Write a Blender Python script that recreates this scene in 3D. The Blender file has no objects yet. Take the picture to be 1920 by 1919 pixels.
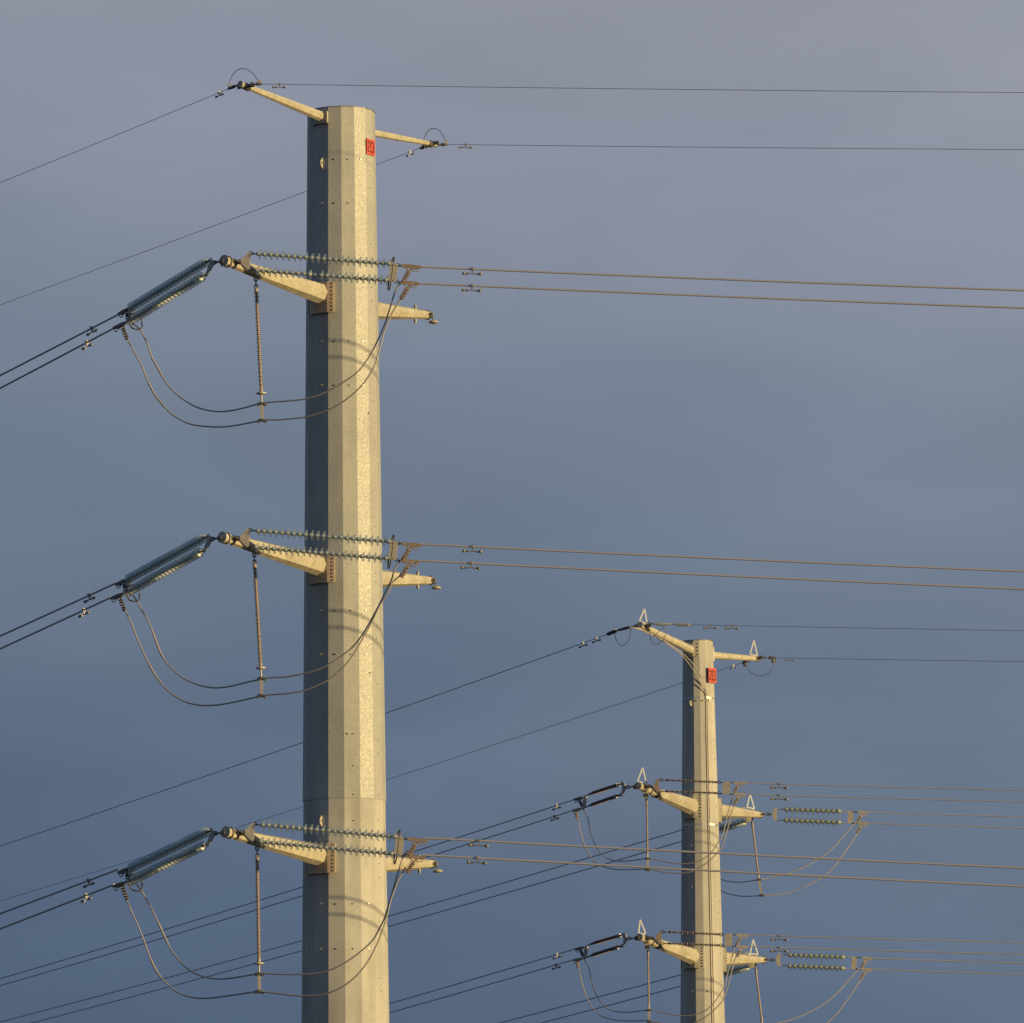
import bpy, math, random
from mathutils import Vector, Matrix

C = bpy.context.scene
COL = C.collection
rad = math.radians
random.seed(7)

# ------------------------------------------------------------------ camera
F_PX, W_PX, CX, CY = 12000.0, 1920.0, 960.0, 959.5
PITCH, ROLL, EYE = rad(8.3), rad(0.49), Vector((0, 0, 1.7))
_F = Vector((0, math.cos(PITCH), math.sin(PITCH)))
_U0 = Vector((0, -math.sin(PITCH), math.cos(PITCH)))
_R0 = Vector((1, 0, 0))
_R = _R0 * math.cos(ROLL) - _U0 * math.sin(ROLL)
_U = _U0 * math.cos(ROLL) + _R0 * math.sin(ROLL)
cam_d = bpy.data.cameras.new('camera')
cam_d.sensor_width = 36.0
cam_d.lens = 36.0 * F_PX / W_PX
cam_d.clip_start = 1.0
cam_d.clip_end = 20000.0
cam = bpy.data.objects.new('camera', cam_d)
COL.objects.link(cam)
M = Matrix((( _R.x, _U.x, -_F.x, EYE.x), (_R.y, _U.y, -_F.y, EYE.y), (_R.z, _U.z, -_F.z, EYE.z), (0, 0, 0, 1)))
cam.matrix_world = M
C.camera = cam

# ------------------------------------------------------------------ sun and sky
SUN_AZ, SUN_EL = rad(61.5), rad(4.9)      # azimuth to the right of "behind the camera"
sun_vec = Vector((math.sin(SUN_AZ) * math.cos(SUN_EL), -math.cos(SUN_AZ) * math.cos(SUN_EL), math.sin(SUN_EL)))
sd = bpy.data.lights.new('sun', 'SUN')
sd.energy = 5.0
sd.angle = rad(0.75)
sd.color = (1.0, 0.725, 0.315)
sun = bpy.data.objects.new('sun', sd)
COL.objects.link(sun)
sun.rotation_euler = (-sun_vec).to_track_quat('-Z', 'Y').to_euler()

C.cycles.transparent_max_bounces = 64
C.view_settings.view_transform = 'Standard'
C.view_settings.look = 'None'
C.view_settings.exposure = 0.0
C.view_settings.gamma = 1.0

world = bpy.data.worlds.new('World')
C.world = world
world.use_nodes = True
nt = world.node_tree
nt.nodes.clear()
N, L = nt.nodes, nt.links
out = N.new('ShaderNodeOutputWorld')
bg = N.new('ShaderNodeBackground')
bg.inputs['Strength'].default_value = 0.1
sky = N.new('ShaderNodeTexSky')
sky.sky_type = 'NISHITA'
sky.sun_disc = False
sky.sun_elevation = SUN_EL
sky.sun_rotation = math.atan2(sun_vec.x, sun_vec.y)
sky.air_density = 1.3
sky.dust_density = 2.0
tc = N.new('ShaderNodeTexCoord')
sep = N.new('ShaderNodeSeparateXYZ')
L.new(tc.outputs['Generated'], sep.inputs[0])
def nmath(nodes, links, op, a, b=None, c=None):
    n = nodes.new('ShaderNodeMath'); n.operation = op
    for i, v in enumerate((a, b, c)):
        if v is None: continue
        if isinstance(v, (int, float)): n.inputs[i].default_value = v
        else: links.new(v, n.inputs[i])
    return n.outputs[0]
# bank of cloud opposite the sun: colour by height above the horizon, broken by slow drifting noise
mp = N.new('ShaderNodeMapping')
mp.inputs['Rotation'].default_value = (0, rad(24), 0)
mp.inputs['Scale'].default_value = (5.5, 5.5, 15.0)
L.new(tc.outputs['Generated'], mp.inputs[0])
nz = N.new('ShaderNodeTexNoise'); nz.inputs['Scale'].default_value = 1.0
nz.inputs['Detail'].default_value = 4.0; nz.inputs['Roughness'].default_value = 0.46; nz.inputs['Distortion'].default_value = 0.3
L.new(mp.outputs[0], nz.inputs['Vector'])
nzc = nmath(N, L, 'SUBTRACT', nz.outputs['Fac'], 0.5)
h = nmath(N, L, 'ADD', sep.outputs['Z'], nmath(N, L, 'MULTIPLY', nzc, 0.11))
h = nmath(N, L, 'ADD', h, nmath(N, L, 'MULTIPLY', sep.outputs['X'], 0.25))
hr = N.new('ShaderNodeMapRange')
hr.inputs['From Min'].default_value = 0.0; hr.inputs['From Max'].default_value = 0.4
L.new(h, hr.inputs['Value'])
ramp = N.new('ShaderNodeValToRGB')
def lin(r, g, b):
    f = lambda v: (v / 255 / 12.92) if v / 255 <= 0.04045 else ((v / 255 + 0.055) / 1.055) ** 2.4
    return (f(r), f(g), f(b), 1)
el = ramp.color_ramp.elements
el[0].position = 0.0; el[0].color = lin(78, 96, 119)
el[1].position = 1.0; el[1].color = lin(62, 92, 124)
for pos, c in ((0.17, (87, 104, 128)), (0.27, (101, 116, 137)), (0.375, (118, 131, 148)), (0.47, (136, 143, 160)), (0.58, (147, 151, 165)), (0.68, (139, 145, 159)), (0.82, (92, 114, 138))):
    e = el.new(pos); e.color = lin(*c)
L.new(hr.outputs[0], ramp.inputs[0])
sc = N.new('ShaderNodeVectorMath'); sc.operation = 'SCALE'; sc.inputs['Scale'].default_value = 10.0
L.new(ramp.outputs[0], sc.inputs[0])
mp2 = N.new('ShaderNodeMapping'); mp2.inputs['Rotation'].default_value = (0, rad(-28), 0); mp2.inputs['Scale'].default_value = (16, 16, 46)
L.new(tc.outputs['Generated'], mp2.inputs[0])
nz2 = N.new('ShaderNodeTexNoise'); nz2.inputs['Detail'].default_value = 5.0; nz2.inputs['Roughness'].default_value = 0.5; nz2.inputs['Scale'].default_value = 1.0; nz2.inputs['Distortion'].default_value = 0.5
L.new(mp2.outputs[0], nz2.inputs['Vector'])
L.new(nmath(N, L, 'MULTIPLY_ADD', nz2.outputs['Fac'], 2.6, 8.7), sc.inputs['Scale'])
# the cloud thins out towards the sun's side, where the clear sky shows
dt = N.new('ShaderNodeVectorMath'); dt.operation = 'DOT_PRODUCT'
dt.inputs[1].default_value = tuple(sun_vec)
L.new(tc.outputs['Generated'], dt.inputs[0])
cm = N.new('ShaderNodeMapRange')
cm.inputs['From Min'].default_value = 0.6; cm.inputs['From Max'].default_value = 1.0
cm.inputs['To Min'].default_value = 0.0; cm.inputs['To Max'].default_value = 0.2
L.new(dt.outputs['Value'], cm.inputs['Value'])
mixw = N.new('ShaderNodeMix'); mixw.data_type = 'RGBA'
L.new(cm.outputs[0], mixw.inputs[0]); L.new(sc.outputs[0], mixw.inputs[6]); L.new(sky.outputs[0], mixw.inputs[7])
L.new(mixw.outputs[2], bg.inputs['Color'])
L.new(bg.outputs[0], out.inputs['Surface'])

# ------------------------------------------------------------------ geometry of the place
def ray(x, y):
    return _F + _R * ((x - CX) / F_PX) + _U * ((CY - y) / F_PX)
def P(x, y, Y):
    """the point seen at photo pixel x, y that lies Y metres ahead"""
    d = ray(x, y)
    return EYE + d * ((Y - EYE.y) / d.y)
class Plane:
    """vertical plane through a point, holding a cable and its fittings"""
    def __init__(s, a, d):
        s.a = Vector(a); s.d = Vector((d[0], d[1], 0)).normalized()
        s.n = Vector((s.d.y, -s.d.x, 0))
        if s.n.y > 0: s.n = -s.n         # towards the viewer
    def pt(s, x, y, off=0.0):
        d = ray(x, y)
        t = (s.a + s.n * off - EYE).dot(s.n) / d.dot(s.n)
        return EYE + d * t
DL = Vector((-math.sin(rad(35)), math.cos(rad(35)), 0))
DR = Vector((0.99, -0.14, 0)).normalized()

# ------------------------------------------------------------------ mesh collector
class MB:
    def __init__(s): s.v, s.f, s.sm = [], [], []
    def _add(s, vs, fs, smooth):
        o = len(s.v); s.v += [tuple(v) for v in vs]
        for f in fs: s.f.append([i + o for i in f]); s.sm.append(smooth)
    def tube(s, pts, r, n=8, caps=True, smooth=True, up=None, phase=0.0):
        pts = [Vector(p) for p in pts]
        rs = r if isinstance(r, (list, tuple)) else [r] * len(pts)
        vs, fs = [], []
        ref = None
        for i, p in enumerate(pts):
            t = (pts[min(i + 1, len(pts) - 1)] - pts[max(i - 1, 0)]).normalized()
            if ref is None:
                u = Vector(up) if up is not None else (Vector((0, 0, 1)) if abs(t.z) < 0.9 else Vector((1, 0, 0)))
            else: u = ref
            u = (u - t * u.dot(t)).normalized(); ref = u
            w = t.cross(u)
            for k in range(n):
                a = 2 * math.pi * k / n + phase
                vs.append(p + (u * math.cos(a) + w * math.sin(a)) * rs[i])
        m = len(pts)
        for i in range(m - 1):
            for k in range(n):
                k2 = (k + 1) % n
                fs.append([i * n + k, i * n + k2, (i + 1) * n + k2, (i + 1) * n + k])
        s._add(vs, fs, smooth)
        if caps:
            s._add(vs[:n], [list(range(n))[::-1]], False)
            s._add(vs[-n:], [list(range(n))], False)
        return s
    def box(s, c, ax, ay, az, sx, sy, sz):
        """centre, three unit axes, full sizes"""
        c = Vector(c); vs = []
        for i in (-.5, .5):
            for j in (-.5, .5):
                for k in (-.5, .5):
                    vs.append(c + ax * (i * sx) + ay * (j * sy) + az * (k * sz))
        s._add(vs, [[0, 1, 3, 2], [4, 6, 7, 5], [0, 4, 5, 1], [2, 3, 7, 6], [0, 2, 6, 4], [1, 5, 7, 3]], False)
        return s
    def bar(s, a, b, w, t, n):
        """flat bar from a to b, w wide, t thick along n"""
        a, b = Vector(a), Vector(b); d = (b - a); ln = d.length; d.normalize()
        n = (Vector(n) - d * Vector(n).dot(d)).normalized()
        return s.box((a + b) / 2, d, d.cross(n), n, ln, w, t)
    def plate(s, pts, n, t):
        n = Vector(n).normalized(); m = len(pts)
        vs = [Vector(p) + n * t / 2 for p in pts] + [Vector(p) - n * t / 2 for p in pts]
        fs = [list(range(m)), list(range(m, 2 * m))[::-1]]
        for i in range(m): j = (i + 1) % m; fs.append([i, i + m, j + m, j])
        s._add(vs, fs, False); return s
    def ball(s, c, r, ax=None, stretch=1.0, n=10):
        c = Vector(c); ax = Vector(ax).normalized() if ax is not None else Vector((0, 0, 1))
        pts, rs = [], []
        for i in range(7):
            a = math.pi * i / 6
            pts.append(c - ax * math.cos(a) * r * stretch); rs.append(max(math.sin(a) * r, r * 0.05))
        return s.tube(pts, rs, n)
    def build(s, name, mat, parent=None, loc=None):
        me = bpy.data.meshes.new(name)
        o = Vector(loc) if loc is not None else Vector((0, 0, 0))
        base = o
        if parent is not None:
            base = world_of(parent) + o if loc is not None else world_of(parent)
        me.from_pydata([tuple(Vector(v) - base) for v in s.v], [], s.f)
        me.polygons.foreach_set('use_smooth', s.sm)
        me.materials.append(mat); me.update()
        ob = bpy.data.objects.new(name, me); COL.objects.link(ob)
        if parent is not None: ob.parent = parent
        ob.location = o
        return ob
def world_of(o):
    v = Vector(o.location)
    while o.parent is not None: o = o.parent; v += Vector(o.location)
    return v
def tag(o, label, cat, group=None, kind=None):
    o['label'] = label; o['category'] = cat
    if group: o['group'] = group
    if kind: o['kind'] = kind
    return o
def thing(name, loc, label, cat, group=None):
    o = bpy.data.objects.new(name, None); COL.objects.link(o)
    o.location = loc; o.empty_display_size = 0.3
    return tag(o, label, cat, group)
def copy_tree(o, parent=None):
    c = o.copy(); COL.objects.link(c); c.parent = parent
    for ch in [x for x in KIDS.get(o.name, [])] or list(o.children): copy_tree(ch, c)
    return c
KIDS = {}
def copies(o, shift, label):
    c = copy_tree(o); c.location = Vector(o.location) + shift; c['label'] = label
    return c

# ------------------------------------------------------------------ materials
def mat(name, col, rough=0.5, metal=0.0, build=None):
    m = bpy.data.materials.new(name); m.use_nodes = True
    b = m.node_tree.nodes['Principled BSDF']
    b.inputs['Base Color'].default_value = (*col, 1)
    b.inputs['Roughness'].default_value = rough
    b.inputs['Metallic'].default_value = metal
    if build: build(m.node_tree, b)
    return m
def coords(t, scale):
    tcn = t.nodes.new('ShaderNodeTexCoord'); mpn = t.nodes.new('ShaderNodeMapping')
    mpn.inputs['Scale'].default_value = scale
    t.links.new(tcn.outputs['Object'], mpn.inputs[0]); return mpn.outputs[0]
def rampn(t, fac, stops):
    r = t.nodes.new('ShaderNodeValToRGB'); e = r.color_ramp.elements
    e[0].position, e[0].color = stops[0][0], (*stops[0][1], 1)
    e[1].position, e[1].color = stops[-1][0], (*stops[-1][1], 1)
    for p, c in stops[1:-1]: q = e.new(p); q.color = (*c, 1)
    t.links.new(fac, r.inputs[0]); return r.outputs[0]
def mixc(t, fac, a, b, mode='MIX'):
    n = t.nodes.new('ShaderNodeMix'); n.data_type = 'RGBA'; n.blend_type = mode
    for s_, v in ((0, fac), (6, a), (7, b)):
        if isinstance(v, (int, float)): n.inputs[s_].default_value = v
        elif isinstance(v, tuple): n.inputs[s_].default_value = (*v, 1)
        else: t.links.new(v, n.inputs[s_])
    return n.outputs[2]
def galv(dark, light, spangle, bump, streak=0.25, cell=16.0, rmin=.46):
    def f(t, b):
        vo = t.nodes.new('ShaderNodeTexVoronoi'); vo.inputs['Scale'].default_value = cell
        t.links.new(coords(t, (1, 1, 0.8)), vo.inputs['Vector'])
        sepc = t.nodes.new('ShaderNodeSeparateColor'); t.links.new(vo.outputs['Color'], sepc.inputs[0])
        n1 = t.nodes.new('ShaderNodeTexNoise'); n1.inputs['Scale'].default_value = 44.0; n1.inputs['Detail'].default_value = 6
        t.links.new(coords(t, (1, 1, 0.8)), n1.inputs['Vector'])
        n2 = t.nodes.new('ShaderNodeTexNoise'); n2.inputs['Scale'].default_value = 1.0; n2.inputs['Detail'].default_value = 5
        t.links.new(coords(t, (2.6, 2.6, 0.28)), n2.inputs['Vector'])
        n3 = t.nodes.new('ShaderNodeTexNoise'); n3.inputs['Scale'].default_value = 1.1; n3.inputs['Detail'].default_value = 4
        t.links.new(coords(t, (1, 1, 1)), n3.inputs['Vector'])
        base = mixc(t, sepc.outputs[0], dark, light)
        fine = rampn(t, n1.outputs['Fac'], [(0.35, (0.72,) * 3), (0.62, (1.12,) * 3)])
        base = mixc(t, spangle, base, fine, 'MULTIPLY')
        st = rampn(t, n2.outputs['Fac'], [(0.3, (0.78, 0.78, 0.78)), (0.6, (1.06, 1.06, 1.06))])
        base = mixc(t, streak, base, st, 'MULTIPLY')
        bl = rampn(t, n3.outputs['Fac'], [(0.3, (0.86, 0.86, 0.88)), (0.65, (1.05, 1.05, 1.03))])
        base = mixc(t, 0.7, base, bl, 'MULTIPLY')
        t.links.new(base, b.inputs['Base Color'])
        rg = nmath(t.nodes, t.links, 'MULTIPLY_ADD', sepc.outputs[1], 0.2, rmin)
        t.links.new(rg, b.inputs['Roughness'])
        bp = t.nodes.new('ShaderNodeBump'); bp.inputs['Strength'].default_value = bump; bp.inputs['Distance'].default_value = 0.006
        t.links.new(mixh(t, n1.outputs['Fac'], sepc.outputs[2]), bp.inputs['Height'])
        t.links.new(bp.outputs[0], b.inputs['Normal'])
    return f
def mixh(t, a, b):
    return nmath(t.nodes, t.links, 'ADD', a, b)
MT = {}
MT['spangle'] = mat('galvanised_spangled_steel', (.4, .4, .38), .45, .07, galv((.39, .405, .40), (.455, .465, .455), .6, .10, .45, cell=42.0))
MT['matte'] = mat('weathered_galvanised_steel', (.4, .4, .38), .6, 0.0, galv((.45, .455, .44), (.48, .48, .46), .25, .04, .9, rmin=.62))
MT['matte'].node_tree.nodes['Principled BSDF'].inputs['Specular IOR Level'].default_value = .25
MT['arm'] = mat('arm_galvanised_steel', (.5, .48, .42), .5, .05, galv((.47, .44, .36), (.58, .55, .45), .6, .10, .7, 14.0, .5))
def noisy(dark, light, scale=30.0):
    def f(t, b):
        n = t.nodes.new('ShaderNodeTexNoise'); n.inputs['Scale'].default_value = scale; n.inputs['Detail'].default_value = 4
        t.links.new(coords(t, (1, 1, 1)), n.inputs['Vector'])
        t.links.new(rampn(t, n.outputs['Fac'], [(0.35, dark), (0.65, light)]), b.inputs['Base Color'])
    return f
MT['bracket'] = mat('bracket_steel', (.42, .33, .24), .5, .2, noisy((.46, .35, .25), (.58, .46, .34), 6))
MT['hard'] = mat('forged_fittings', (.2, .2, .2), .5, .5, noisy((.1, .1, .1), (.24, .22, .2)))
MT['rusty'] = mat('rust_stained_fittings', (.3, .2, .14), .55, .3, noisy((.30, .22, .16), (.48, .39, .31), 18))
MT['yoke'] = mat('yoke_plate_steel', (.4, .37, .32), .55, .2, noisy((.42, .39, .35), (.54, .50, .45), 12))
MT['wire'] = mat('stranded_aluminium', (.4, .4, .4), .5, .2, noisy((.45, .43, .46), (.54, .52, .55), 40))
MT['jumper'] = mat('jumper_aluminium', (.4, .36, .33), .45, .2, noisy((.40, .36, .34), (.48, .44, .41), 40))
MT['gwire'] = mat('ground_wire_steel', (.16, .15, .15), .5, .5, noisy((.13, .12, .12), (.2, .19, .18), 40))
MT['shed'] = mat('brown_grey_sheds', (.28, .2, .17), .5, 0, noisy((.30, .23, .20), (.42, .35, .30), 20))
MT['darkshed'] = mat('dark_polymer_sheds', (.1, .08, .09), .5, 0, noisy((.14, .11, .12), (.22, .18, .18), 20))
MT['cap'] = mat('insulator_cap_metal', (.4, .4, .36), .4, .25, noisy((.40, .42, .40), (.60, .62, .58), 30))
MT['olive'] = mat('olive_insulator_caps', (.4, .4, .3), .35, .2, noisy((.42, .44, .33), (.62, .62, .50), 30))
MT['damper'] = mat('damper_cast_zinc', (.34, .33, .31), .5, .5, noisy((.24, .23, .22), (.4, .38, .36), 30))
MT['white'] = mat('white_plastic', (.8, .79, .76), .4, 0, noisy((.84, .84, .83), (.88, .88, .87), 8))
MT['red'] = mat('red_sign_paint', (.62, .07, .03), .5, 0, noisy((.52, .075, .05), (.68, .115, .08), 6))
MT['black'] = mat('black_sign_paint', (.02, .02, .02), .5)
MT['strap'] = mat('steel_strap', (.6, .6, .6), .3, .7)
MT['cable'] = mat('grey_fibre_cable', (.5, .45, .38), .5, .1)
MT['nut'] = mat('galvanised_bolt', (.42, .40, .36), .4, .6)
MT['bell'] = mat('porcelain_bell', (.42, .40, .33), .3, .0)
def glassmat():
    m = bpy.data.materials.new('toughened_glass'); m.use_nodes = True
    t = m.node_tree; b = t.nodes['Principled BSDF']
    b.inputs['Base Color'].default_value = (.42, .56, .56, 1); b.inputs['Roughness'].default_value = .12
    b.inputs['IOR'].default_value = 1.52
    n = t.nodes.new('ShaderNodeTexNoise'); n.inputs['Scale'].default_value = 12
    t.links.new(coords(t, (1, 1, 1)), n.inputs['Vector'])
    t.links.new(rampn(t, n.outputs['Fac'], [(.35, (.84, .93, .95)), (.65, (.92, .98, .99))]), b.inputs['Base Color'])
    tr = t.nodes.new('ShaderNodeBsdfTransparent'); tr.inputs[0].default_value = (.99, 1, 1, 1)
    fr = t.nodes.new('ShaderNodeFresnel'); fr.inputs[0].default_value = 1.5
    fac = nmath(t.nodes, t.links, 'MULTIPLY_ADD', fr.outputs[0], .32, .10)
    mx = t.nodes.new('ShaderNodeMixShader')
    t.links.new(fac, mx.inputs[0]); t.links.new(tr.outputs[0], mx.inputs[1])
    tl = t.nodes.new('ShaderNodeBsdfTranslucent'); tl.inputs[0].default_value = (.80, .92, .95, 1)
    m2 = t.nodes.new('ShaderNodeMixShader'); m2.inputs[0].default_value = .55
    m3 = t.nodes.new('ShaderNodeMixShader'); m3.inputs[0].default_value = .5
    gl = t.nodes.new('ShaderNodeBsdfGlossy'); gl.inputs['Color'].default_value = (.92, .98, 1, 1); gl.inputs['Roughness'].default_value = .4
    t.links.new(b.outputs[0], m3.inputs[1]); t.links.new(tl.outputs[0], m3.inputs[2])
    t.links.new(m3.outputs[0], m2.inputs[1]); t.links.new(gl.outputs[0], m2.inputs[2]); t.links.new(m2.outputs[0], mx.inputs[2])
    t.links.new(mx.outputs[0], t.nodes['Material Output'].inputs['Surface'])
    return m
MT['glass'] = glassmat()

# ------------------------------------------------------------------ ground
g = MB()
g._add([(-6000, -2000, 0), (6000, -2000, 0), (6000, 12000, 0), (-6000, 12000, 0)], [[0, 1, 2, 3]], False)
def grassf(t, b):
    n = t.nodes.new('ShaderNodeTexNoise'); n.inputs['Scale'].default_value = .15; n.inputs['Detail'].default_value = 8
    t.links.new(coords(t, (1, 1, 1)), n.inputs['Vector'])
    t.links.new(rampn(t, n.outputs['Fac'], [(.35, (.03, .035, .02)), (.65, (.07, .06, .035))]), b.inputs['Base Color'])
gr = g.build('ground', mat('dry_grass_ground', (.08, .08, .04), .95, 0, grassf)); gr['kind'] = 'structure'

# ------------------------------------------------------------------ poles
class Pole:
    def __init__(s, name, label, xt, yt, xb, yb, Y, sides_phase, group):
        a, b = P(xt, yt, Y), P(xb, yb, Y)
        s.x = (a.x + b.x) / 2; s.Y = Y; s.ztop = a.z
        v = Vector((-s.x, -Y, 0)).normalized(); s.tc = v; s.rt = Vector((-v.y, v.x, 0))
        if s.rt.x < 0: s.rt = -s.rt
        s.phase = sides_phase
        s.prof = []
        s.root = thing(name, (s.x, Y, 0), label, 'utility pole', group)
    def dir(s, deg):
        a = rad(deg); return s.tc * math.cos(a) + s.rt * math.sin(a)
    def z(s, x, y): return P(x, y, s.Y).z
    def zf(s, a, x, y):                    # height of a pixel that lies on the face at angle a
        r = s.facet(a, P(x, y, s.Y).z); return P(x, y, s.Y - r * math.cos(rad(a))).z
    def rw(s, px, y):                      # half a width in pixels -> radius
        p = P(CX, y, s.Y); d = (p - EYE).dot(_F); return px / 2 * d / F_PX
    def c(s, z): return Vector((s.x, s.Y, z))
    def R(s, z):
        for (z0, r0, z1, r1) in s.prof:
            if z1 <= z <= z0: return r0 + (r1 - r0) * (z0 - z) / (z0 - z1)
        return s.prof[0][1] if z > s.prof[0][0] else s.prof[-1][3]
    def section(s, z0, r0, z1, r1, m, cap=False):
        s.prof.append((z0, r0, z1, r1))
        mb = MB(); vs = []
        for z, r in ((z0, r0), (z1, r1)):
            for k in range(16): vs.append(s.c(z) + s.dir(s.phase + 22.5 * k) * r)
        fs = [[k, k + 16, (k + 1) % 16 + 16, (k + 1) % 16] for k in range(16)]
        fs += [list(range(16)), list(range(16, 32))[::-1]]
        mb._add(vs, fs, False)
        return mb.build('shaft', m, s.root)
    def topcap(s, z, r):
        mb = MB(); vs = []
        for zz in (z, z + .015):
            for k in range(16): vs.append(s.c(zz) + s.dir(s.phase + 22.5 * k) * r)
        mb._add(vs, [[k, k + 16, (k + 1) % 16 + 16, (k + 1) % 16][::-1] for k in range(16)] + [list(range(16))[::-1], list(range(16, 32))], False)
        return mb.build('top_cap', MT['hard'], s.root)
    def facet(s, deg, z):                  # outward radius of the polygon at an angle
        d = (deg - s.phase) % 22.5 - 11.25
        return s.R(z) * math.cos(rad(11.25)) / math.cos(rad(d))
    def saddle(s, a0, a1, z0, z1, off, thick, nb, m='bracket'):
        angs = [a0] + [s.phase + 22.5 * k for k in range(-9, 10) if a0 + 1 < s.phase + 22.5 * k < a1 - 1] + [a1]
        vs = []
        for a in angs:
            for z in (z0, z1):
                for o in (off, off - thick):
                    vs.append(s.c(z) + s.dir(a) * (s.facet(a, z) + o))
        fs = []
        for i in range(len(angs) - 1):
            p, q = i * 4, i * 4 + 4
            fs += [[p, p + 2, q + 2, q], [p + 1, q + 1, q + 3, p + 3], [p, q, q + 1, p + 1], [p + 2, p + 3, q + 3, q + 2]]
        e = (len(angs) - 1) * 4
        fs += [[0, 1, 3, 2], [e, e + 2, e + 3, e + 1]]
        mb = MB(); mb._add(vs, fs, False)
        # ribs that carry the load back to the shaft
        for a in (a0 + 1, a1 - 1):
            zc = (z0 + z1) / 2
            c1 = s.c(zc) + s.dir(a) * (s.facet(a, zc) - .02); c2 = s.c(zc) + s.dir(a) * (s.facet(a, zc) + off - thick)
            mb.bar(c1, c2, abs(z0 - z1) * .96, .02, s.dir(a + 90))
        br = mb.build('arm_bracket', MT[m], s.root)
        for a in (a0 + 3.0, a1 - 3.0):
            for k in range(nb):
                half = nb // 2
                f = (k + .5) / nb if nb < 6 else (0.07 + .36 * (k / (half - 1)) if k < half else .57 + .36 * ((k - half) / (nb - half - 1)))
                z = z1 + (z0 - z1) * f
                p = s.c(z) + s.dir(a) * (s.facet(a, z) + off)
                b = MB(); b.tube([p - s.dir(a) * .005, p + s.dir(a) * .014], .021, 6, smooth=False)
                b.build('bolt', MT['hard'], br)
        return br
    def bolt(s, a, y, xref, ln=.05, r=.02, m='nut'):
        z = s.zf(a, xref, y); p = s.c(z) + s.dir(a) * s.facet(a, z)
        b = MB(); b.tube([p - s.dir(a) * .02, p + s.dir(a) * ln], r, 6, smooth=False)
        return b.build('bolt', MT[m], s.root)
    def lug(s, a, y0, y1, xref, out_):
        z0, z1 = s.zf(a, xref, y0), s.zf(a, xref, y1); h_ = z0 - z1; zc = (z0 + z1) / 2
        d = s.dir(a); r = s.facet(a, zc) - .01; n = s.dir(a + 90)
        outer = []
        for k in range(9):
            t = math.pi * k / 8; outer.append((out_ * math.sin(t) ** 1.25, math.cos(t) * h_ / 2))
        hole = [(out_ * .55 + math.cos(2 * math.pi * k / 10) * .032, math.sin(2 * math.pi * k / 10) * .042) for k in range(10)]
        mb = MB(); pt = lambda q, o: s.c(zc + q[1]) + d * (r + q[0]) + n * o
        # two halves around the hole, made as a fan of quads
        ringo = [(out_ * .55 + math.cos(2 * math.pi * k / 10) * 9, math.sin(2 * math.pi * k / 10) * 9) for k in range(10)]
        def clip(q):
            cx, cy = out_ * .55, 0.0; best = None
            dx, dy = q[0] - cx, q[1] - cy
            poly = outer + [(0, -h_ / 2), (0, h_ / 2)]
            for i in range(len(poly)):
                x1, y1_ = poly[i]; x2, y2_ = poly[(i + 1) % len(poly)]
                ex, ey = x2 - x1, y2_ - y1_; den = dx * ey - dy * ex
                if abs(den) < 1e-9: continue
                t = ((x1 - cx) * ey - (y1_ - cy) * ex) / den; u = ((x1 - cx) * dy - (y1_ - cy) * dx) / den
                if t > 0 and -1e-6 <= u <= 1 + 1e-6 and (best is None or t < best): best = t
            return (cx + dx * best, cy + dy * best)
        K = 24
        hole = [(out_ * .55 + math.cos(2 * math.pi * k / K) * .024, math.sin(2 * math.pi * k / K) * .03) for k in range(K)]
        ring = [clip((out_ * .55 + math.cos(2 * math.pi * k / K), math.sin(2 * math.pi * k / K))) for k in range(K)]
        th = .016
        vs = [pt(q, th) for q in ring] + [pt(q, th) for q in hole] + [pt(q, -th) for q in ring] + [pt(q, -th) for q in hole]
        fs = []
        for k in range(K):
            j = (k + 1) % K
            fs += [[k, j, K + j, K + k], [2 * K + k, 3 * K + k, 3 * K + j, 2 * K + j], [k, 2 * K + k, 2 * K + j, j], [K + k, K + j, 3 * K + j, 3 * K + k]]
        mb._add(vs, fs, False)
        return mb.build('lifting_lug', MT['arm'], s.root)
    def arm(s, tip, rt_, rr, axis_pt, sides=8, vang=None, m='arm'):
        """tapered tube from the shaft to the tip, closed with a cap plate"""
        d = (tip - axis_pt); ln = d.length; d.normalize()
        hd = Vector((d.x, d.y, 0)).normalized()
        st = axis_pt + d * (s.R(axis_pt.z) * .93)
        mb = MB(); mb.tube([st, tip], [rr, rt_], sides, smooth=False, up=(0, 0, 1))
        a = mb.build('crossarm', MT[m], s.root)
        c = MB(); c.tube([tip + d * .002, tip + d * .014], rt_ * 1.22, 18, smooth=False)
        c.build('end_cap', MT['arm'], a)
        return a

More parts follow.
